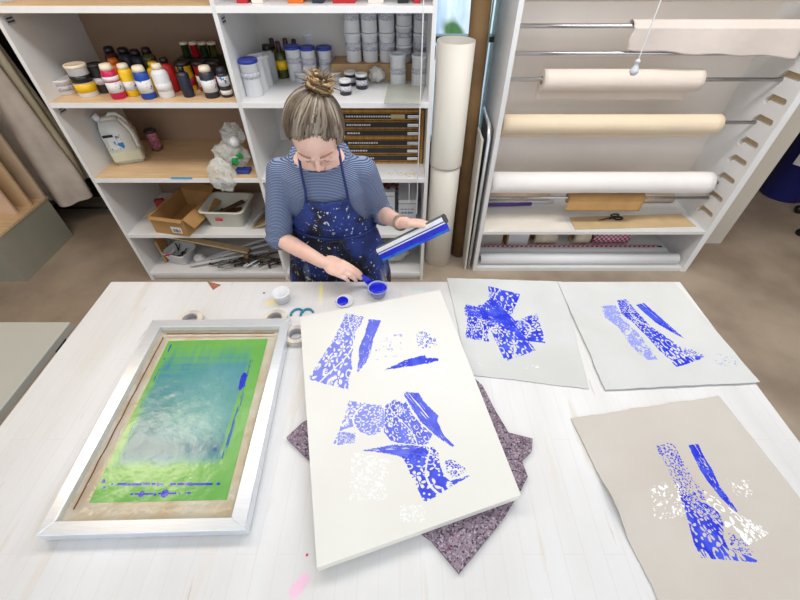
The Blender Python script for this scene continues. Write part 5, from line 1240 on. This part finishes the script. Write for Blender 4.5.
capsule(b, [RS + Vector((.012, 0, .0)), Vector((-.36, 1.34, 1.284))], [.052, .036]); capsule(b, [LS + Vector((-.012, 0, 0)), Vector((-.205, 1.34, 1.286))], [.052, .036])
def sleeve(bm, S, E, Wp, t, rads):
    e2 = E.lerp(Wp, t); m1 = S.lerp(E, .5)
    capsule(bm, [S, m1, E], [rads[0], rads[1], rads[2]]); tube(bm, [E, E.lerp(e2, .5), e2], [rads[2] * .98, rads[2] * .98, rads[3]], 24)
sleeve(b, RS, RE, RW, .10, [.053, .053, .049, .047]); sleeve(b, LS, LE, LW, .32, [.053, .053, .047, .042])
for k in range(5):   # gathered folds at the pushed-up cuffs and along the sleeves
    for (S_, E_) in ((RS, RE), (LS, LE)):
        c_ = S_.lerp(E_, .62 + .09 * k); dd = (E_ - S_).normalized(); U1, V1 = frame_from(dd)
        ring = [c_ + (U1 * math.cos(a) + V1 * math.sin(a)) * .0475 + dd * .012 * math.sin(a + k * 1.7) for a in [2 * math.pi * i / 20 for i in range(20)]]
        tube(b, ring, .0058, 8, closed=True)
sh = obj('striped_top', b, STRIPE, pw, world=False); sh.matrix_parent_inverse = pw.matrix_basis.inverted()
remesh(sh, .004, 4)
# trousers and shoes
b = nb(); torso(b, .74, .90, .002)
for s in (-1, 1): tube(b, [(-.27 + .088 * s, 1.375, .82), (-.27 + .088 * s, 1.36, .46), (-.27 + .095 * s, 1.385, .06)], [.095, .075, .06], 24)
tr = obj('trousers', b, mat('dark_denim', (34, 38, 70), .85, var=.15, scale=20), pw, world=False); tr.matrix_parent_inverse = pw.matrix_basis.inverted(); remesh(tr, .008, 3)
for s in (-1, 1):
    b = nb(); ell(b, (-.27 + .10 * s, 1.33, .045), (.047, .125, .045)); ell(b, (-.27 + .097 * s, 1.39, .07), (.045, .06, .05))
    for v in b.verts: v.co.z = max(v.co.z, .001)
    wchild('shoe', b, BLACK, pw, True)
# apron
APR = mat('navy_apron', (34, 60, 140), .7, c2=(24, 42, 98), scale=10, bump=.3, bscale=18)
spots(APR, (14, 17, 32), 7, .48, .10, 4.0, 5)
spots(APR, (150, 158, 178), 9, .60, .12, 3.3, 6, (1, 1, .35)); spots(APR, (205, 210, 222), 55, .645, .02, 2.0, 6); spots(APR, (225, 225, 230), 90, .70, .02, 5.0, 2); spots(APR, (120, 110, 96), 26, .69, .02, 8.0, 4)
def apron_pt(z, q):
    cx, cy, ax, ay = sec(z)
    if z > 1.05: hw = .078 + (.165 - .078) * ((1.205 - z) / .155) ** 1.6; a0 = math.asin(min(.985, hw / (ax + .014)))
    else: a0 = 1.40 + .25 * min(1, (1.05 - z) / .2)
    a = q * a0 + .16 * min(1, max(0, (z - 1.05) / .155))
    off = .015 + (.010 * (1 + math.sin(q * 13 + z * 9)) * min(1, max(0, (1.0 - z) / .25)) ) + .003 * wob(q * 4, z * 14, 2)
    if abs(z - 1.02) < .03: off -= .002
    return Vector((cx + (ax + off) * math.sin(a), cy - (ay + off) * math.cos(a), z))
b = nb(); rows = []; NZ, NQ = 110, 64
for j in range(NZ + 1):
    z = 1.205 - (1.205 - .42) * j / NZ
    row = []
    for i in range(NQ + 1):
        q = -1 + 2 * i / NQ; pnt = apron_pt(z, q)
        if j < 12: pnt.z -= .012 * (1 - q * q) * (1 - j / 12)
        row.append(b.verts.new(pnt))
    rows.append(row)
for a, c in zip(rows, rows[1:]):
    for k in range(NQ): b.faces.new((a[k], a[k + 1], c[k + 1], c[k]))
ap = wchild('navy_apron', b, APR, pw, True); s = ap.modifiers.new('t', 'SOLIDIFY'); s.thickness = .003; s.offset = 0
STRAP = mat('navy_tape', (26, 44, 100), .7)
for s in (-1, 1):
    p0 = apron_pt(1.205, s * .95); 
    pts = [p0 + Vector((0, -.002, -.01)), p0 + Vector((-.004 * s, .002, .03)), Vector((-.262 + .070 * s, 1.238, 1.290)), Vector((-.268 + .069 * s, 1.262, 1.335)), Vector((-.275 + .066 * s, 1.30, 1.368)), Vector((-.28 + .045 * s, 1.375, 1.378)), Vector((-.28, 1.40, 1.370))]
    wchild('neck_strap', tube(nb(), pts, .0048, 8), STRAP, ap, True)
cx, cy, ax, ay = sec(1.025)
tie = [Vector((cx + (ax + .019) * math.cos(a), cy + (ay + .019) * math.sin(a), 1.02 + .006 * math.sin(a * 2))) for a in [2 * math.pi * k / 48 for k in range(48)]]
wchild('waist_tie', tube(nb(), tie, .0055, 8, closed=True), STRAP, ap, True)
# a knotted tie at the front with tails
b = nb(); kx = Vector((cx + .045, cy - ay - .03, 1.015)); ell(b, kx, (.014, .010, .012))
tube(b, [kx, kx + Vector((.02, -.008, -.04)), kx + Vector((.055, 0, -.12)), kx + Vector((.075, .01, -.19))], .005, 8); tube(b, [kx, kx + Vector((-.01, -.008, -.05)), kx + Vector((.02, -.004, -.13))], .005, 8)
tube(b, [kx, kx + Vector((-.03, -.012, .012)), kx + Vector((-.045, -.010, -.01)), kx + Vector((-.012, -.008, -.012)), kx], .005, 8)
wchild('tie_knot', b, mat('black_tie', (22, 24, 36), .7), ap, True)
# hair: cap of locks running from the hairline back to a bun
HAIR = mat('hair', (120, 96, 72), .42, var=.1); nt = HAIR.node_tree
a_ = nt.nodes.new('ShaderNodeAttribute'); a_.attribute_name = 'tone'; nt.links.new(a_.outputs['Color'], nt.nodes['Principled BSDF'].inputs['Base Color'])
Bd = (u_ * .74 - n_ * .62 + s_ * .26).normalized()
def colour_mesh(o, tones):
    me = o.data; at2 = me.color_attributes.new('tone', 'FLOAT_COLOR', 'POINT')
    at2.data.foreach_set('color', np.array(tones, dtype=np.float32).ravel())
fdir = (n_ - Bd * n_.dot(Bd)).normalized(); sdir = Bd.cross(fdir).normalized()
def shell(dirv, k=1.0):
    l = RH.transposed() @ dirv
    t = 1 / math.sqrt((l.x / .084) ** 2 + (l.y / .103) ** 2 + (l.z / .108) ** 2)
    return HC + u_ * .012 + dirv * t * k
def hairdir(phi, th): return Bd * math.cos(th) + (fdir * math.cos(phi) + sdir * math.sin(phi)) * math.sin(th)
def tmax(phi):
    c = math.cos(phi)
    return math.radians(78 + 0 * max(0, c) + 12 * math.sin(phi) ** 2 + (10 if c < 0 else 22) * math.sin(phi) ** 2 + (6 if c < -.5 else 0))
PAL = [(52, 42, 34), (70, 56, 46), (90, 74, 60), (112, 96, 80), (138, 124, 106), (162, 152, 136), (188, 182, 170)]
random.seed(4); b = nb(); tones = []
def add_lock(bm, pts, rad, tone, seg=6):
    n0 = len(bm.verts); tube(bm, pts, rad, seg); k = len(bm.verts) - n0
    c = lin(tone); tones.extend([(*c, 1)] * k)
n0 = 0
capb = nb(); gr = []
for i in range(40):
    ph_ = 2 * math.pi * i / 40; gr.append([capb.verts.new(shell(hairdir(ph_, tmax(ph_) * j / 16 * .96), .985 - .05 * (j / 16) ** 5)) for j in range(17)])
for i in range(40):
    for j in range(16):
        if j == 0: continue
        capb.faces.new((gr[i][j], gr[(i + 1) % 40][j], gr[(i + 1) % 40][j + 1], gr[i][j + 1]))
hr0 = wchild('hair', capb, mat('hair_base', (92, 74, 56), .6, var=.2, scale=30), pw, True)
for k in range(620):
    phi = random.uniform(-math.pi, math.pi); t1 = tmax(phi) * random.uniform(.91, 1.045) + .05 * math.sin(phi * 9); t0 = math.radians(4); sw = random.uniform(-.16, .16); lift = random.uniform(.995, 1.03) + .045 * abs(wob(phi * 2.4, 5, 5))
    if random.random() < .35: t1 *= random.uniform(.45, .9)
    pts = []; M_ = 12
    for i in range(M_ + 1):
        q = i / M_; th = t1 + (t0 - t1) * q
        pts.append(shell(hairdir(phi + sw * math.sin(q * 3.1) + .03 * math.sin(q * 9 + k), th), .925 + (lift - .925) * min(1, q * 3.5) ** .6 - (lift - 1) * max(0, q - .8) * 3))
    fr_ = max(0, math.cos(phi)); w_ = random.random()
    base = vn = .5 + .5 * wob(phi * 2.2, 3, 1) + .25 * math.sin(phi * 5 + 1.3) ; idx_ = int(min(6.9, max(0, 2.6 + 3.4 * wob(phi * 1.9, 2.2, 4.1) + 1.9 * wob(phi * 6, 7, 1) + 1.0 * math.cos(phi) + (w_ - .5) * 2.2)))
    r = random.uniform(.0022, .0048)
    add_lock(b, pts, [r * .35] + [r] * (M_ - 2) + [r * .8, r * .5], PAL[idx_])
hl = obj('hair_locks', b, HAIR, hr0, True); colour_mesh(hl, tones)
# bun
tones = []; b = nb(); BC = shell(Bd) + Bd * .014
PALB = [(86, 62, 40), (122, 92, 58), (160, 128, 86), (196, 170, 126), (60, 44, 32)]
for k in range(46):
    ax1 = random.uniform(0, 6.28); tilt = random.uniform(-.5, .5); R1 = random.uniform(.016, .034); pts = []
    e1 = (fdir * math.cos(ax1) + sdir * math.sin(ax1)); e2 = Bd.cross(e1)
    off = Bd * random.uniform(-.008, .012) + fdir * random.uniform(-.008, .008) + sdir * random.uniform(-.008, .008)
    for i in range(14): a = i / 13 * math.pi * 1.7; pts.append(BC + off + e1 * R1 * math.cos(a) + e2 * R1 * math.sin(a) + Bd * (tilt * R1 * math.cos(a) + .004 * math.sin(3 * a)))
    r = random.uniform(.0025, .0048); add_lock(b, pts, [r * .4] + [r] * 12 + [r * .4], random.choice(PALB))
for k in range(46):
    d0 = (fdir * random.gauss(0, .8) + sdir * random.gauss(0, .8) + Bd * random.uniform(.1, 1)).normalized()
    p0 = BC + d0 * .012; add_lock(b, [p0, p0 + d0 * .015, p0 + d0 * .028 + fdir * random.gauss(0, .006), p0 + d0 * random.uniform(.034, .052) + Vector((random.gauss(0, .006), 0, -.004))], [.0026, .0022, .0016, .0006], random.choice(PALB), 5)
bun = obj('bun', b, HAIR, hr0, True); colour_mesh(bun, tones)
# bracelet
wd = (LW - LE).normalized(); U1, V1 = frame_from(wd); 
for k, o_ in enumerate((-.004, .006)):
    ring = [LW + wd * o_ * 1.0 + (U1 * math.cos(a) + V1 * math.sin(a)) * .0275 for a in [2 * math.pi * i / 28 for i in range(28)]]
    wchild('bracelet', tube(nb(), ring, .0028, 8, closed=True), mat('silver_band', (150, 150, 130), .35, metal=.7), pw, True)

# palette knife / ink scoop in the right hand
tip0 = (tipsR[0][0] + tipsR[4][0]) / 2
e = at_y(375, 287, 1.118); kn = thing('ink_spatula', 'small blue inky spatula held above the ink pot', 'spatula', tuple(tip0))
kd = (e - tip0).normalized(); KU, KV = frame_from(kd); KV = KU.cross(kd)
b = nb(); tube(b, [tip0 - kd * .07, tip0 - kd * .02, tip0 + kd * .012], [.004, .0042, .0035], 10); obj('handle', b, mat('grey_handle', (130, 124, 130), .5), kn, True)
b = nb(); L_ = (e - tip0).length
side = kd.cross(Vector((0, -.6, .8))).normalized(); nn = side.cross(kd).normalized()
loops = []
for q, wv in ((0.1, .004), (.3, .007), (.6, .012), (.9, .014), (1.0, .012)):
    c = tip0 + kd * L_ * q; loops.append([c + side * wv + nn * .0025, c - side * wv + nn * .0025, c - side * wv - nn * .0025, c + side * wv - nn * .0025])
loft(b, loops, True, True); obj('blade', b, INKBLUE, kn)

# squeegee in the left hand
A = at_y(380, 254, 1.19); B_ = at_y(446, 222.5, 1.125)
e1 = (B_ - A).normalized(); view = (Vector((0, 0, H)) - (A + B_) / 2).normalized(); e2 = view.cross(e1).normalized()
if e2.z < 0: e2 = -e2
e3 = e1.cross(e2).normalized(); 
if e3.dot(view) < 0: e3 = -e3
sq = thing('squeegee', 'long aluminium-handled squeegee with ink-covered blue blade held in hand', 'squeegee', tuple((A + B_) / 2))
def extr(prof, m, name, a=A, b__=B_, ext=0, par=sq):
    bm = nb(); loops = []
    for p in (a - e1 * ext, b__ + e1 * ext): loops.append([p + e2 * x * .86 + e3 * y for x, y in prof])
    loft(bm, loops, True, True); return obj(name, bm, m, par)
SIL = mat('polished_aluminium', (244, 245, 248), .25, metal=0, var=.08, scale=12)
extr([(-.002, .008), (.006, .012), (.020, .013), (.030, .008), (.034, -.002), (.028, -.012), (.006, -.014), (-.002, -.010)], SIL, 'handle')
extr([(.0265, .0112), (.0305, .0086), (.0348, -.002), (.0338, -.002), (.0295, .007), (.0255, .0100)], mat('grey_grip', (96, 108, 108), .35), 'grip_strip')
extr([(.0035, .0120), (.0080, .0132), (.0080, .0122), (.0035, .0110)], mat('ink_line', (40, 40, 150), .3), 'inky_groove')
extr([(-.025, .0065), (-.002, .0085), (-.002, -.005), (-.023, -.004)], INKBLUE, 'blade')
extr([(-.036, .004), (-.025, .0064), (-.023, -.0042), (-.036, -.003)], mat('cyan_edge', (10, 130, 200), .3, c2=(20, 60, 210), scale=25), 'blade_edge')
extr([(.0, .0085), (.008, .0132), (.021, .0142), (.032, .009), (.0355, -.002), (.029, -.013), (.006, -.015), (-.003, -.011)], mat('dark_end_cap', (60, 62, 66), .4), 'end_cap', B_ , B_ + e1 * .004)
bpy.context.view_layer.update()
